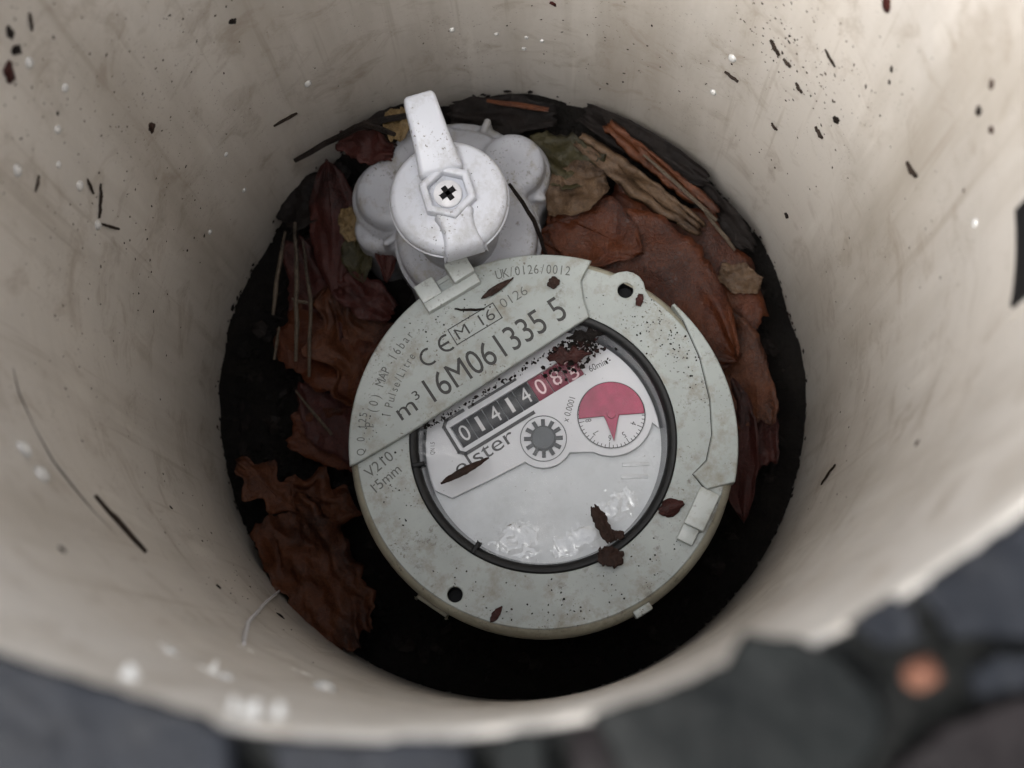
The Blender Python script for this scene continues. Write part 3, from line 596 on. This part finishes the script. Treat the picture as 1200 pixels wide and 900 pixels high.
leaf('dead_leaf', 'dull maroon leaf low between the dark red leaf and the right wall', (66, 10, -258), (70, -22, -260), 6, 'leaf_maroon', 0.2, 0.05, 1.1, 48, 0.2, 22, 12, 0.1, 'piece', group=LG)
leaf('dead_leaf', 'brown leaf piece resting over the left shoulder of the stopcock', (-46, 66, -236), (-30, 60, -232), 4, 'leaf_maroon', 0.2, 0.1, 1.0, 49, 0.4, 20, 10, 0.1, 'piece', group=LG)
def stick(name, label, pts, r, mat, cat='twig', group=None, seed=0):
    pts = [Vector(p) for p in pts]; c_ = sum(pts, Vector())/len(pts); q = []
    for a, b in zip(pts, pts[1:]):
        for k in range(4): q.append(a.lerp(b, k/4)+Vector((nz(k*1.3, seed), nz(k*1.7, seed+4), nz(k, seed+9)))*r*0.8*(1 if k else 0.3))
    q.append(pts[-1]); bm = bmesh.new(); m_ = len(q)
    tube(bm, [p-c_ for p in q], [r*(0.45+0.7*math.sin(math.pi*(0.12+0.8*k/m_)))*(1+0.3*nz(k*2.1, seed+2)) for k in range(m_)], 6)
    o = finish(bm, name, mat); o.location = c_*MM; return tag(o, label, cat, group)
for k, (pts, lb, r, m_) in enumerate([
    ([(-62, 43, -246), (-64, 32, -248), (-65.5, 20, -250)], 'pale straw leaning along the left wall, leftmost of the straws', 0.55, 'straw'),
    ([(-59, 45, -244), (-58.5, 28, -247), (-59, 7, -252)], 'longest pale straw beside the rolled maroon leaf', 0.6, 'straw'),
    ([(-57, 40, -246), (-55, 24, -250), (-55.5, 3, -254)], 'brownish straw next to the crumpled orange leaf', 0.5, 'straw'),
    ([(-64, 17, -252), (-65.5, 8, -254)], 'short pale straw end low on the left side', 0.4, 'straw'),
    ([(-60, 24, -248), (-55.5, 23, -249)], 'tiny pale straw splinter crossing the longest straw', 0.5, 'straw'),
    ([(-60, 0, -258), (-50, -12, -262)], 'thin grey stem below the straws on the left', 0.4, 'straw'),
    ([(-48, 63, -230), (-36, 62, -216), (-27, 55.5, -208)], 'black leaf stalk lying against the left of the valve cap', 0.7, 'twig'),
    ([(-58, 60, -236), (-40, 66, -228), (-24, 69, -226)], 'dark stem running from left wall to the lever', 0.9, 'twig'),
    ([(-5, 76, -234), (12, 73, -234)], 'thin reddish stem lying near the far wall', 0.7, 'leaf_rust'),
    ([(2, 44, -214), (8, 38, -225), (11, 32, -236)], 'black stalk hanging on the right side of the valve neck', 0.6, 'twig'),
    ([(38, 62, -240), (58, 44, -244)], 'pale split stem along the upper right wall', 0.5, 'straw'),
    ([(52, 52, -246), (63, 36, -246)], 'grey stem against the right wall beside the bark', 0.5, 'straw')]):
    stick('plant_stem', lb, pts, r, m_, 'stem', 'stems among the leaf litter', k)
# litter mass nobody could count
def bits(name, label, place, count, mat, smin, smax, flatness, seed, kind='stuff', mats=None, cat='litter'):
    rnd = random.Random(seed); bm = bmesh.new(); ml = mats or [mat]
    for i in range(count):
        m_ = place(rnd)
        if m_ is None: continue
        s = rnd.uniform(smin, smax); k = rnd.choice((4, 5, 6)); el = rnd.uniform(0.35, 1.0); a0 = rnd.random()*6
        rim = [Vector((s*math.cos(a0+2*math.pi*j/k)*rnd.uniform(0.7, 1.1), s*el*math.sin(a0+2*math.pi*j/k)*rnd.uniform(0.7, 1.1), rnd.uniform(-0.15, 0.15)*s)) for j in range(k)]
        vb = [bm.verts.new(m_ @ (p+Vector((0, 0, -0.02*s)))) for p in rim]; tp = bm.verts.new(m_ @ Vector((0, 0, s*flatness)))
        mi = rnd.randrange(len(ml))
        for j in range(k): f_ = bm.faces.new((vb[j], vb[(j+1) % k], tp)); f_.material_index = mi
    bmesh.ops.scale(bm, vec=(MM, MM, MM), verts=bm.verts)
    me = bpy.data.meshes.new(name); bm.to_mesh(me); bm.free()
    for x in ml: me.materials.append(M[x])
    o = link(name, me, None, None, False); return tag(o, label, cat if kind != 'stuff' else 'litter', None, kind)
def on_floor(rnd):
    a = rnd.random()*6.283; r = 79*math.sqrt(rnd.random()); x, y = r*math.cos(a), r*math.sin(a)
    return Matrix.Translation((x, y, floor_z(x, y)+rnd.uniform(0.3, 2.2))) @ Euler((rnd.uniform(-.6, .6), rnd.uniform(-.6, .6), rnd.random()*6)).to_matrix().to_4x4()
bits('leaf_litter', 'dark rotting leaf crumbs covering the floor of the pit', on_floor, 1800, None, 0.8, 3.2, 0.2, 11, mats=['leaf_dark', 'soil', 'leaf_dark', 'leaf_dark', 'soil', 'twig'])
def wall_foot(rnd):
    a = rnd.uniform(-30, 215); zf = floor_z(84*math.cos(R_(a)), 84*math.sin(R_(a)))
    return Matrix.Translation(Vector((0, 0, 0))) @ (lambda m_: (setattr(m_, 'translation', m_.translation/MM), m_)[1])(WM(a, zf+abs(rnd.gauss(0, 1.8)), rnd.random()*6, 0.1))
bits('wall_foot_litter', 'leaf crumbs stuck where the pipe wall meets the floor', wall_foot, 160, None, 0.3, 1.3, 0.4, 12, mats=['leaf_dark', 'twig', 'soil', 'leaf_dark', 'leaf_dark', 'bit'])

# ------------------------------------------------------------------ bits lying on the meter and valve (world placement from meter coordinates)
def MP(u, v, z_): return Vector((9.8+u*math.cos(TH)-v*math.sin(TH), -21.3+u*math.sin(TH)+v*math.cos(TH), -222+z_))
PZ, RZ, GZ = 2.05, 0.1, -0.75
leaf('leaf_fragment', 'brown pointed shard lying on the lettered plate beside the latch', MP(6.2, 39.0, PZ+0.5), MP(16.0, 39.4, PZ+0.5), 0.95, 'bit', 0, 0.02, 0.15, 31, 0.2, 14, 6, 0.3, 'ovate', 'leaf fragment', thick=0.3, stalk=False)
leaf('leaf_fragment', 'round brown crumb near the end of the faint upper code', MP(22.6, 32.3, PZ+0.3), MP(25.4, 33.4, PZ+0.3), 1.3, 'bit', 0, 0.05, 0.2, 32, 0.4, 10, 6, 0.2, 'piece', 'leaf fragment', thick=0.4)
leaf('seed', 'dark maroon seed husk on the ring beside the window seal', MP(15.4, -30.4, 0.9), MP(21.4, -31.8, 1.2), 2.0, 'leaf_maroon', 0, -0.1, 0.2, 33, 0.05, 14, 8, -0.7, 'ovate', 'seed', thick=0.6, stalk=False)
fk = leaf('leaf_fragment', 'forked brown leaf fragment across the lower right of the window', MP(2.2, -20.8, GZ+0.8), MP(1.2, -30.5, GZ+1.2), 1.7, 'bit', 0, 0.04, 0.35, 34, 0.35, 18, 8, 0.2, 'piece', 'leaf fragment', thick=0.35)
leaf('leaf_fragment', 'brown leaf fragment bridging the black seal below the forked one', MP(-3.4, -31.6, 1.2), MP(1.4, -35.6, 1.2), 2.1, 'bit', 0, 0.05, 0.35, 35, 0.6, 14, 8, 0.2, 'piece', 'leaf fragment', thick=0.35)
leaf('leaf_fragment', 'side prong of brown leaf at the window edge touching the seal', MP(1.0, -29.0, GZ+1.0), MP(5.0, -30.6, GZ+1.2), 1.3, 'bit', 0, 0.05, 0.25, 36, 0.5, 10, 6, 0.2, 'piece', 'leaf fragment', thick=0.35)
leaf('leaf_fragment', 'long dart shaped brown sliver across the maker name on the window', MP(-27.0, 4.2, GZ+0.35), MP(-13.4, 3.4, GZ+0.35), 1.0, 'bit', 0, 0.0, 0.15, 37, 0.3, 16, 6, 0.2, 'ovate', 'leaf fragment', thick=0.3, stalk=False)
leaf('leaf_fragment', 'small maroon crumb below the ear screw hole', MP(39.3, 16.6, RZ+0.3), MP(41.6, 18.9, RZ+0.3), 0.9, 'leaf_maroon', 0, 0.05, 0.15, 38, 0.5, 10, 6, 0.2, 'piece', 'leaf fragment', thick=0.3)
leaf('leaf_fragment', 'thin maroon sliver near the lower rim of the meter', MP(-34.3, -31.6, RZ+0.3), MP(-29.8, -29.8, RZ+0.3), 0.9, 'leaf_maroon', 0, 0.05, 0.15, 39, 0.3, 10, 6, 0.2, 'ovate', 'leaf fragment', thick=0.3, stalk=False)
leaf('leaf_fragment', 'wet maroon leaf scrap over the last counter digit', MP(12.6, 17.6, GZ+0.4), MP(22.5, 12.6, GZ+0.4), 2.7, 'leaf_maroon', 0, 0.03, 0.3, 40, 0.8, 18, 8, 0.1, 'lobed', 'leaf fragment', thick=0.3, stalk=False)
leaf('leaf_fragment', 'dark scrap stuck in the right corner of the window under the plate', MP(20.5, 19.0, GZ+0.4), MP(28.0, 15.5, GZ+0.4), 2.0, 'leaf_dark', 0, 0.03, 0.3, 41, 0.8, 16, 8, 0.1, 'lobed', 'leaf fragment', thick=0.3, stalk=False)
stick('plant_stem', 'curved black fibre above the boxed letters on the plate', [MP(-1.0, 40.5, PZ+0.2), MP(1.5, 38.6, PZ+0.2), MP(5.5, 36.4, PZ+0.2)], 0.32, 'twig', 'stem', None, 4)
def on_meter(rnd):
    while True:
        cl = rnd.choice([(-8, 40, 5, 4), (2, 38, 5, 2.5), (-34, 26, 3, 5), (42, 10, 3, 5), (44, 2, 2, 6), (41, -6, 2, 8), (36, 12, 3, 5), (28, 20, 2, 4), (-34, -28, 6, 6), (-10, -40, 12, 4), (10, -38, 8, 4), (-40, 2, 3, 8), (-22, -38, 8, 4), (0, 43, 20, 3)])
        u, v = rnd.gauss(cl[0], cl[2]), rnd.gauss(cl[1], cl[3]); r = math.hypot(u, v)
        if r > 46.5 or abs(v-20.3) < 1.2: continue
        if v > 20 and u < 27.5: z_ = PZ-0.15
        elif math.hypot(u-0.5, v-0.3) > 34.2: z_ = RZ
        elif math.hypot(u-0.5, v-0.3) < 30.5 and v < 18: z_ = GZ-0.1
        else: continue
        if z_ == GZ-0.1 and rnd.random() < 0.45: continue
        return Matrix.Translation(MP(u, v, z_)) @ Matrix.Rotation(rnd.random()*6, 4, 'Z')
bits('dirt_crumbs', 'tiny dark dirt crumbs sprinkled over the meter face', on_meter, 420, None, 0.06, 0.36, 0.45, 21, mats=['twig', 'leaf_dark', 'soil', 'bit'])
def in_corner(rnd):
    u, v = rnd.gauss(20.5, 4.5), rnd.gauss(15.2, 2.4)
    if math.hypot(u, v) > 30.5 or v > 18.8: return None
    return Matrix.Translation(MP(u, v, GZ-0.05)) @ Matrix.Rotation(rnd.random()*6, 4, 'Z')
bits('window_grit', 'black grit gathered in the upper right corner of the meter window', in_corner, 270, None, 0.15, 0.9, 0.4, 22, mats=['twig', 'leaf_dark', 'soil', 'leaf_maroon'])
def on_chord(rnd):
    u = rnd.uniform(-26, 26); return Matrix.Translation(MP(u, 18.4+rnd.gauss(0, 0.4), GZ)) @ Matrix.Rotation(rnd.random()*6, 4, 'Z') if math.hypot(u, 18.4) < 30.5 else None
bits('edge_grit', 'dark grit along the straight edge of the lettered plate', on_chord, 160, None, 0.15, 0.6, 0.5, 23, mats=['twig', 'leaf_dark'])
def on_cap(rnd):
    a, r = rnd.random()*6.283, 13*math.sqrt(rnd.random()); return Matrix.Translation((-12.2+r*math.cos(a), 35+r*math.sin(a), -196.95)) @ Matrix.Rotation(rnd.random()*6, 4, 'Z')
bits('cap_dirt', 'tiny dark specks on the white valve cap', on_cap, 34, None, 0.08, 0.32, 0.4, 24, mats=['twig', 'soil'])
# water film lumps on the lower part of the window
def droplet(name, label, m_, sx, sy, h, group, cat='droplet'):
    bm = bmesh.new(); K = 18; rows = []
    for i in range(6):
        t = i/6*math.pi/2; rr, zz = math.cos(t), math.sin(t)
        rows.append([bm.verts.new((sx*rr*math.cos(2*math.pi*k/K), sy*rr*math.sin(2*math.pi*k/K)*(1+0.25*(math.sin(2*math.pi*k/K) > 0)*math.sin(2*math.pi*k/K)), h*zz)) for k in range(K)])
    for A, B in zip(rows, rows[1:]):
        for k in range(K): bm.faces.new((A[k], A[(k+1) % K], B[(k+1) % K], B[k]))
    tp = bm.verts.new((0, 0, h)); [bm.faces.new((rows[-1][k], rows[-1][(k+1) % K], tp)) for k in range(K)]
    o = finish(bm, name, 'droplet', None, True, 0); o.matrix_world = m_; return tag(o, label, cat, group)
bm = bmesh.new(); gv = {}; ST = 0.28
def film(u, v):
    e = max(math.exp(-((u+19)/5.5)**2-((v+18)/4.2)**2), 0.95*math.exp(-((u+6)/7)**2-((v+26)/3.2)**2), 0.9*math.exp(-((u-7)/5)**2-((v+24)/3.4)**2))
    return e*1.7-0.5+0.62*nz(u*0.45, v*0.45, 4)+0.30*nz(u*1.1, v*1.1, 8)
for i in range(int(52/ST)):
    for j in range(int(30/ST)):
        u, v = -32+i*ST, -34+j*ST
        if math.hypot(u-0.5, v-0.3) > 30.3: continue
        h = film(u, v)
        if h > -0.03: gv[i, j] = bm.verts.new(MP(u, v, -0.9+0.05+max(0.0, min(h, 0.5))*1.3*(0.7+0.6*nz(u*0.5, v*0.5, 2)+0.12*nz(u*1.3, v*1.3, 6))*0.7))
for (i, j) in list(gv):
    q = [gv.get(k) for k in ((i, j), (i+1, j), (i+1, j+1), (i, j+1))]
    if all(q): bm.faces.new(q)
tag(finish(bm, 'water_film', 'water', None, True, 0), 'rippled water lying on the lower part of the meter window', 'water', None, 'stuff')

# ------------------------------------------------------------------ droplets and debris on the pipe wall
DG = 'water droplets clinging to the pipe wall'
DR_ = [(125.5, -206.9, 1.25, 'largest droplet on the far wall left of the lever'), (144.4, -205.1, 0.8, 'tiny bright droplet on the left wall level with the valve lever'), (155.4, -223.7, 0.9, 'droplet low on the left wall near the rolled maroon leaf'),
 (48.8, -185.4, 1.35, 'large droplet under a dark fleck on the upper right wall'), (50.6, -208.1, 1.1, 'double droplet below the large one on the upper right wall'), (98.5, -208.1, 1.0, 'droplet on the far wall right above the lever, leftmost of the row'),
 (90.9, -212.6, 0.7, 'small droplet on the far wall, second of the row'), (85.6, -214.4, 0.7, 'small droplet on the far wall, middle of the cluster'), (86.2, -220.9, 0.8, 'droplet on the far wall hanging lowest under the cluster'), (82.9, -215.7, 0.75, 'small droplet on the far wall, right end of the row'),
 (160.8, -108.2, 1.2, 'pale droplet at upper left near the picture edge, topmost'), (159.2, -123.6, 1.1, 'droplet with a dark speck on the upper left wall'), (164.1, -127.2, 1.1, 'pale droplet on the left wall right of the faint cluster'), (167.6, -144.2, 1.3, 'droplet on the left wall just above the two thin twigs'),
 (170.1, -158.0, 1.3, 'droplet between the thin twigs on the left wall'), (167.7, -132.2, 0.9, 'small droplet left of the twig droplet on the left wall'), (-149.0, -101.2, 1.9, 'big blurred droplet low on the left edge, upper of two'), (-145.9, -103.0, 2.0, 'big blurred droplet low on the left edge, lower of two'),
 (-3.5, -106.1, 1.0, 'slanting pale droplet near the black plug on the right'), (172.8, -116.4, 1.4, 'blurred droplet at the far left edge'), (145.2, -228.0, 0.8, 'faint droplet under the tiny bright one on the left wall'), (85.5, -253.9, 0.8, 'droplet at the foot of the far wall above the litter'),
 (-105.6, -103.7, 2.4, 'big round droplet on the near wall at the bottom left'), (-114.8, -61.7, 1.2, 'small smeared droplet on the near wall, left of the pair'), (-108.9, -58.6, 1.2, 'small smeared droplet on the near wall, right of the pair')]
for a, z_, s, lb in DR_: droplet('water_droplet', lb, WM(a, z_, random.uniform(-0.2, 0.2), 0.0), s*0.85, s, s*0.6, DG)
rr_ = random.Random(77)
SG = 'thin twigs stuck to the pipe wall'
for k, (p, q, r, lb) in enumerate([
    ((134.3, -213.6), (129.5, -216.5), 0.5, 'short dark twig on the far left wall left of the lever'), ((164.9, -153.1), (169.1, -157.4), 0.38, 'thin upright twig above a droplet on the left wall'),
    ((169.5, -159.5), (168, -169.2), 0.4, 'bent twig right of the droplet on the left wall'), ((166, -146.3), (166.9, -151), 0.35, 'tiny slanted twig left of the upright one'),
    ((-145.9, -128.8), (-137.7, -136.5), 0.75, 'dark pointed splinter on the lower left wall at the end of the crack'), ((173.3, -125.1), (171.1, -125), 0.3, 'faint upright twig near the left edge'),
    ((43.3, -164.6), (41.1, -167.3), 0.55, 'dark twig on the upper right wall, topmost of the slanted line'), ((40.2, -167), (38.5, -167.2), 0.45, 'small twig second in the slanted line on the upper right wall'),
    ((36.7, -170.6), (35, -171.7), 0.45, 'twig third in the slanted line on the upper right wall'), ((49.4, -193.5), (46.6, -193.3), 0.5, 'twig between the two bright droplets on the upper right wall'),
    ((34.2, -148.2), (31.5, -149.6), 0.35, 'thin faint twig right of the slanted line on the upper right wall'), ((30.4, -177.3), (28.3, -177.9), 0.55, 'stubby twig beside the black blob on the right wall'),
    ((12.6, -138), (9.9, -135.4), 0.6, 'thick dark fleck standing alone on the right wall'), ((-23.3, -216.2), (-21.1, -204.6), 0.35, 'hair thin twig low on the right wall beside the meter'), ((38.3, -197.3), (36.8, -197.7), 0.4, 'small twig low in the upper right speckles'),
    ((156.5, -100.7), (157.7, -104), 0.35, 'small thin twig in the upper left corner')]):
    stick('wall_twig', lb, [wp(*p, 0.3), wp((p[0]+q[0])/2, (p[1]+q[1])/2+rr_.uniform(-.4, .4), 0.45), wp(*q, 0.3)], r*0.78, 'wall_bit', 'twig', SG, k)
# pale spun-silk streak on the lower left wall
stick('web_strand', 'pale beaded strand slanting up the lower left wall to the litter', [wp(-118.8, -124.8, 0.4), wp(-125, -160, 0.8), wp(-132, -210, 0.8), wp(-140, -272, 0.4)], 0.4, 'screw', 'strand', None, 3)
FG = 'dark flecks stuck to the pipe wall'
for k, (a, z_, s, m_, lb) in enumerate([
    (160.0, -98.5, 1.4, 'twig', 'dark oval fleck in the upper left corner'), (160.9, -102.5, 1.5, 'leaf_dark', 'brown blotch below the oval fleck in the upper left corner'), (163.7, -103, 2.2, 'leaf_maroon', 'dark maroon leaf tip at the upper left picture edge'),
    (152.4, -163.9, 1.7, 'bit', 'muddy brown drop shaped fleck on the left wall'), (162.5, -124.9, 0.6, 'twig', 'round black dot on the left wall above a pale droplet'), (132.5, -160.3, 1.3, 'twig', 'hooked black fleck on the far wall upper left'),
    (-133.2, -81.8, 0.9, 'twig', 'dark dot low on the left wall near the cut edge'), (-150.6, -190.3, 0.7, 'twig', 'dark triangle low on the left wall beside the litter'), (-134.8, -180.8, 0.9, 'twig', 'black dot on the lower left wall above the strand'), (-130.8, -226.3, 1.4, 'leaf_dark', 'dark clot on the near wall right of the strand'),
    (27.5, -165.0, 1.4, 'twig', 'black blob on the right wall at the end of the speckle line'), (28.3, -229.9, 1.2, 'twig', 'dark pointed blob low on the right wall near the litter'), (7.8, -97.9, 1.2, 'twig', 'blurred black oval near the right picture edge'), (8.6, -90.1, 1.0, 'bit', 'soft brown fleck above the oval at the right edge'), (4.4, -94.0, 0.9, 'bit', 'soft brown fleck below the oval at the right edge'),
    (28.3, -115.0, 2.0, 'leaf_maroon', 'red brown leaf tip at the top picture edge, right side'), (80.8, -194.7, 1.1, 'leaf_maroon', 'dark red fleck at the top picture edge near the middle'), (23.1, -127.8, 0.7, 'twig', 'upper of two dots on the right wall'), (22.4, -131.5, 0.6, 'twig', 'lower of two dots on the right wall'), (-29.6, -110.4, 0.8, 'bit', 'pale brown fleck on the right wall below the plug')]):
    bm = bmesh.new(); bmesh.ops.create_icosphere(bm, subdivisions=3, radius=1)
    for v in bm.verts:
        k_ = 1+0.55*nz(v.co.x*1.3+k*3, v.co.y*1.3, v.co.z*1.3)+0.3*nz(v.co.x*3+k, v.co.y*3, v.co.z*3); v.co = Vector((v.co.x*0.62*s*k_, v.co.y*s*k_, v.co.z*0.3*s*k_))
    o = finish(bm, 'dirt_fleck', m_, None, True, 0); o.matrix_world = WM(a, z_, rr_.uniform(-.6, .6), 0.05); tag(o, lb, 'fleck', FG)
def on_wall(rnd):
    c_ = rnd.choice([(40, -163, 5, 9), (44, -160, 4, 10), (33, -158, 5, 12), (30, -150, 6, 18), (150, -120, 10, 18), (165, -125, 7, 20), (140, -160, 12, 25), (168, -170, 8, 25), (155, -190, 12, 25), (-165, -160, 14, 30), (10, -130, 14, 30), (0, -190, 20, 25), (90, -210, 28, 18), (60, -220, 22, 14), (-140, -210, 10, 30)])
    a, z_ = rnd.gauss(c_[0], c_[2]), rnd.gauss(c_[1], c_[3])
    if not -262 < z_ < -40: return None
    m_ = WM(a, z_, rnd.gauss(0.5 if 0 < a < 60 else -0.3, 0.5), 0.05); m_.translation = m_.translation/MM
    return m_ @ Matrix.Diagonal((rnd.uniform(0.4, 1), rnd.uniform(0.8, 2.0), 1, 1))
bits('wall_specks', 'fine dark dirt specks spattered over the pipe wall', on_wall, 900, None, 0.10, 0.46, 0.4, 31, mats=['wall_bit', 'bit', 'twig', 'wall_bit'])

# ------------------------------------------------------------------ slate chippings round the rim
def chip_mesh(name, seed, lx, ly, h):
    rn = random.Random(seed); k = rn.choice((6, 7, 8)); bm = bmesh.new(); st = [(-0.5, 0.82), (-0.2, 1.0), (0.25, 0.97), (0.5, 0.80)]
    an = sorted((j+rn.uniform(-.32, .32))*2*math.pi/k for j in range(k)); rd = [rn.uniform(0.78, 1.08) for _ in range(k)]
    rows = [[bm.verts.new((lx*r*f*math.cos(a), ly*r*f*math.sin(a), h*zz*(1+0.25*math.cos(a+seed)))) for a, r in zip(an, rd)] for zz, f in st]
    for A, B in zip(rows, rows[1:]):
        for j in range(k): bm.faces.new((A[j], A[(j+1) % k], B[(j+1) % k], B[j]))
    bm.faces.new(rows[0][::-1]); bm.faces.new(rows[-1])
    bmesh.ops.bevel(bm, geom=list(bm.edges), offset=min(lx, ly)*0.06, segments=1, affect='EDGES')
    bmesh.ops.subdivide_edges(bm, edges=list(bm.edges), cuts=1, use_grid_fill=True)
    for v in bm.verts: v.co += v.normal*0.0+Vector((0, 0, 0.25*h*nz(v.co.x/5+seed, v.co.y/5, v.co.z/5)))
    return bm
CG = 'slate chippings lying round the pipe rim'
def slab_chip(poly, z0, h, seed, m_, lb):
    cx, cy = sum(p[0] for p in poly)/len(poly), sum(p[1] for p in poly)/len(poly); ring = []
    for p, q in zip(poly, poly[1:]+poly[:1]):
        for k in range(5):
            t = k/5; ring.append((p[0]+(q[0]-p[0])*t-cx+0.35*nz(p[0]+t*7, seed), p[1]+(q[1]-p[1])*t-cy+0.35*nz(p[1]+t*7, seed+5)))
    bm = bmesh.new(); rows = []
    for f, zz in ((0.96, 0), (0.99, 0.35*h), (1.0, 0.6*h), (0.975, 0.9*h), (0.93, h), (0.7, h), (0.45, h), (0.2, h)):
        rows.append([bm.verts.new((x*f, y*f, zz+(0.45*nz(x*f/4+seed, y*f/4)+0.2*nz(x*f/1.3+seed, y*f/1.3) if zz > 0.3*h else 0))) for x, y in ring])
    K = len(ring)
    for A, B in zip(rows, rows[1:]):
        for k in range(K): bm.faces.new((A[k], A[(k+1) % K], B[(k+1) % K], B[k]))
    bm.faces.new(rows[-1]); bm.faces.new(rows[0][::-1])
    o = finish(bm, 'slate_chip', m_, None, True, 35); o.location = (cx*MM, cy*MM, z0*MM); tag(o, lb, 'slate chip', CG)
for k, (poly, z0, h, m_, lb) in enumerate([
    ([(-42.4, -75.2), (-31.3, -78.8), (-21.9, -81.6), (-14.5, -83.7), (-11.8, -85.3), (-10.9, -91.7), (-13.4, -98.1), (-40.0, -98.3)], 0.3, 3.0, 'slate_blue', 'broad blue grey slate chip filling the lower left corner beside the rim'),
    ([(-8.6, -85.5), (-1.6, -86.0), (3.9, -85.5), (7.2, -85.9), (8.0, -91.6), (5.4, -98.0), (-7.4, -98.1)], 0.2, 2.8, 'slate_blue', 'blue grey slate chip at the bottom edge left of the middle'),
    ([(9.2, -85.5), (12.9, -84.6), (13.4, -87.7), (13.4, -98.0), (10.0, -98.0)], 0.1, 2.9, 'slate_green', 'narrow green grey slate chip at the bottom edge between two dark gaps'),
    ([(15.3, -84.8), (18.6, -83.9), (26.2, -87.7), (27.9, -97.9), (16.0, -98.0)], -0.6, 2.6, 'slate_plum', 'plum tinted slate chip at the bottom edge under the overhanging green one'),
    ([(16.9, -83.6), (24.4, -81.1), (27.9, -79.6), (29.4, -77.2), (33.7, -77.6), (37.1, -79.0), (40.6, -83.1), (39.7, -86.4), (30.7, -93.5), (21.4, -91.6)], 0.9, 3.2, 'slate_green', 'large green grey slate chip overhanging the rim at lower right'),
    ([(43.7, -73.7), (47.4, -71.1), (52.5, -68.1), (61.0, -64.7), (61.0, -78.5), (51.7, -77.6), (46.3, -77.4)], 0.1, 3.0, 'slate_blue', 'blue grey slate chip on the rim at the right picture edge'),
    ([(38.2, -76.3), (41.8, -74.0), (43.4, -75.2), (43.9, -77.8), (40.8, -78.4)], -0.4, 2.2, 'slate_blue', 'little slate chip on the rim just above the orange pebble'),
    ([(40.9, -87.7), (45.2, -84.4), (51.3, -82.1), (59.2, -83.1), (57.8, -97.7), (37.1, -97.8)], -0.8, 3.0, 'slate_plum', 'plum slate chip in the lower right corner'),
    ([(47.5, -80.4), (49.9, -78.9), (53.6, -79.1), (53.4, -81.2), (48.0, -82.3)], -0.2, 2.6, 'slate_blue', 'small pale slate chip at the right edge beside the orange pebble')]):
    slab_chip(poly, z0, h, 3.7*k+1, m_, lb)
bm = bmesh.new(); bmesh.ops.create_icosphere(bm, subdivisions=3, radius=1)
for v in bm.verts: k = 1+0.22*nz(v.co.x, v.co.y, v.co.z+4); v.co = Vector((v.co.x*1.5*k, v.co.y*1.35*k, v.co.z*1.3*k))
o = finish(bm, 'pebble', 'pebble', None, True, 0); o.location = Vector((43.6, -80.4, 2.2))*MM; tag(o, 'small orange brown pebble among the slate at lower right', 'pebble')
# the rest of the chippings, uncountable
rnd = random.Random(9); bm = bmesh.new(); protos = []
for k in range(10):
    b = chip_mesh('p', 200+k, 1, rnd.uniform(0.5, 0.85), 0.3); protos.append(([v.co.copy() for v in b.verts], [[v.index for v in f.verts] for f in b.faces])); b.verts.index_update(); protos[-1] = ([v.co.copy() for v in b.verts], [[v.index for v in f.verts] for f in b.faces]); b.free()
V, F, MI = [], [], []
for i in range(3600):
    a = rnd.random()*6.283; r = 92+600*rnd.random()**1.6
    s = rnd.uniform(6, 17); x, y = r*math.cos(a), r*math.sin(a)
    if r-s < 88.5: r = 88.5+s; x, y = r*math.cos(a), r*math.sin(a)
    if -120 < math.degrees(a)-360*(a > math.pi) < -45 and r < 112: continue
    vv, ff = rnd.choice(protos); m_ = Matrix.Translation((x, y, rnd.uniform(-3, 1.5))) @ Euler((rnd.uniform(-.3, .3), rnd.uniform(-.3, .3), rnd.random()*6)).to_matrix().to_4x4() @ Matrix.Scale(s, 4)
    o0 = len(V); V += [tuple(m_ @ p*MM) for p in vv]; F += [[q+o0 for q in f] for f in ff]; MI += [i % 3]*len(ff)
bm.free(); me = bpy.data.meshes.new('slate_chippings'); me.from_pydata(V, [], F); me.materials.append(M['slate_blue']); me.materials.append(M['slate_green']); me.materials.append(M['slate_plum'])
me.polygons.foreach_set('material_index', MI); me.update()
tag(link('slate_chippings', me, None, None, False), 'wet slate chippings spread over the ground around the pipe', 'gravel', None, 'stuff')
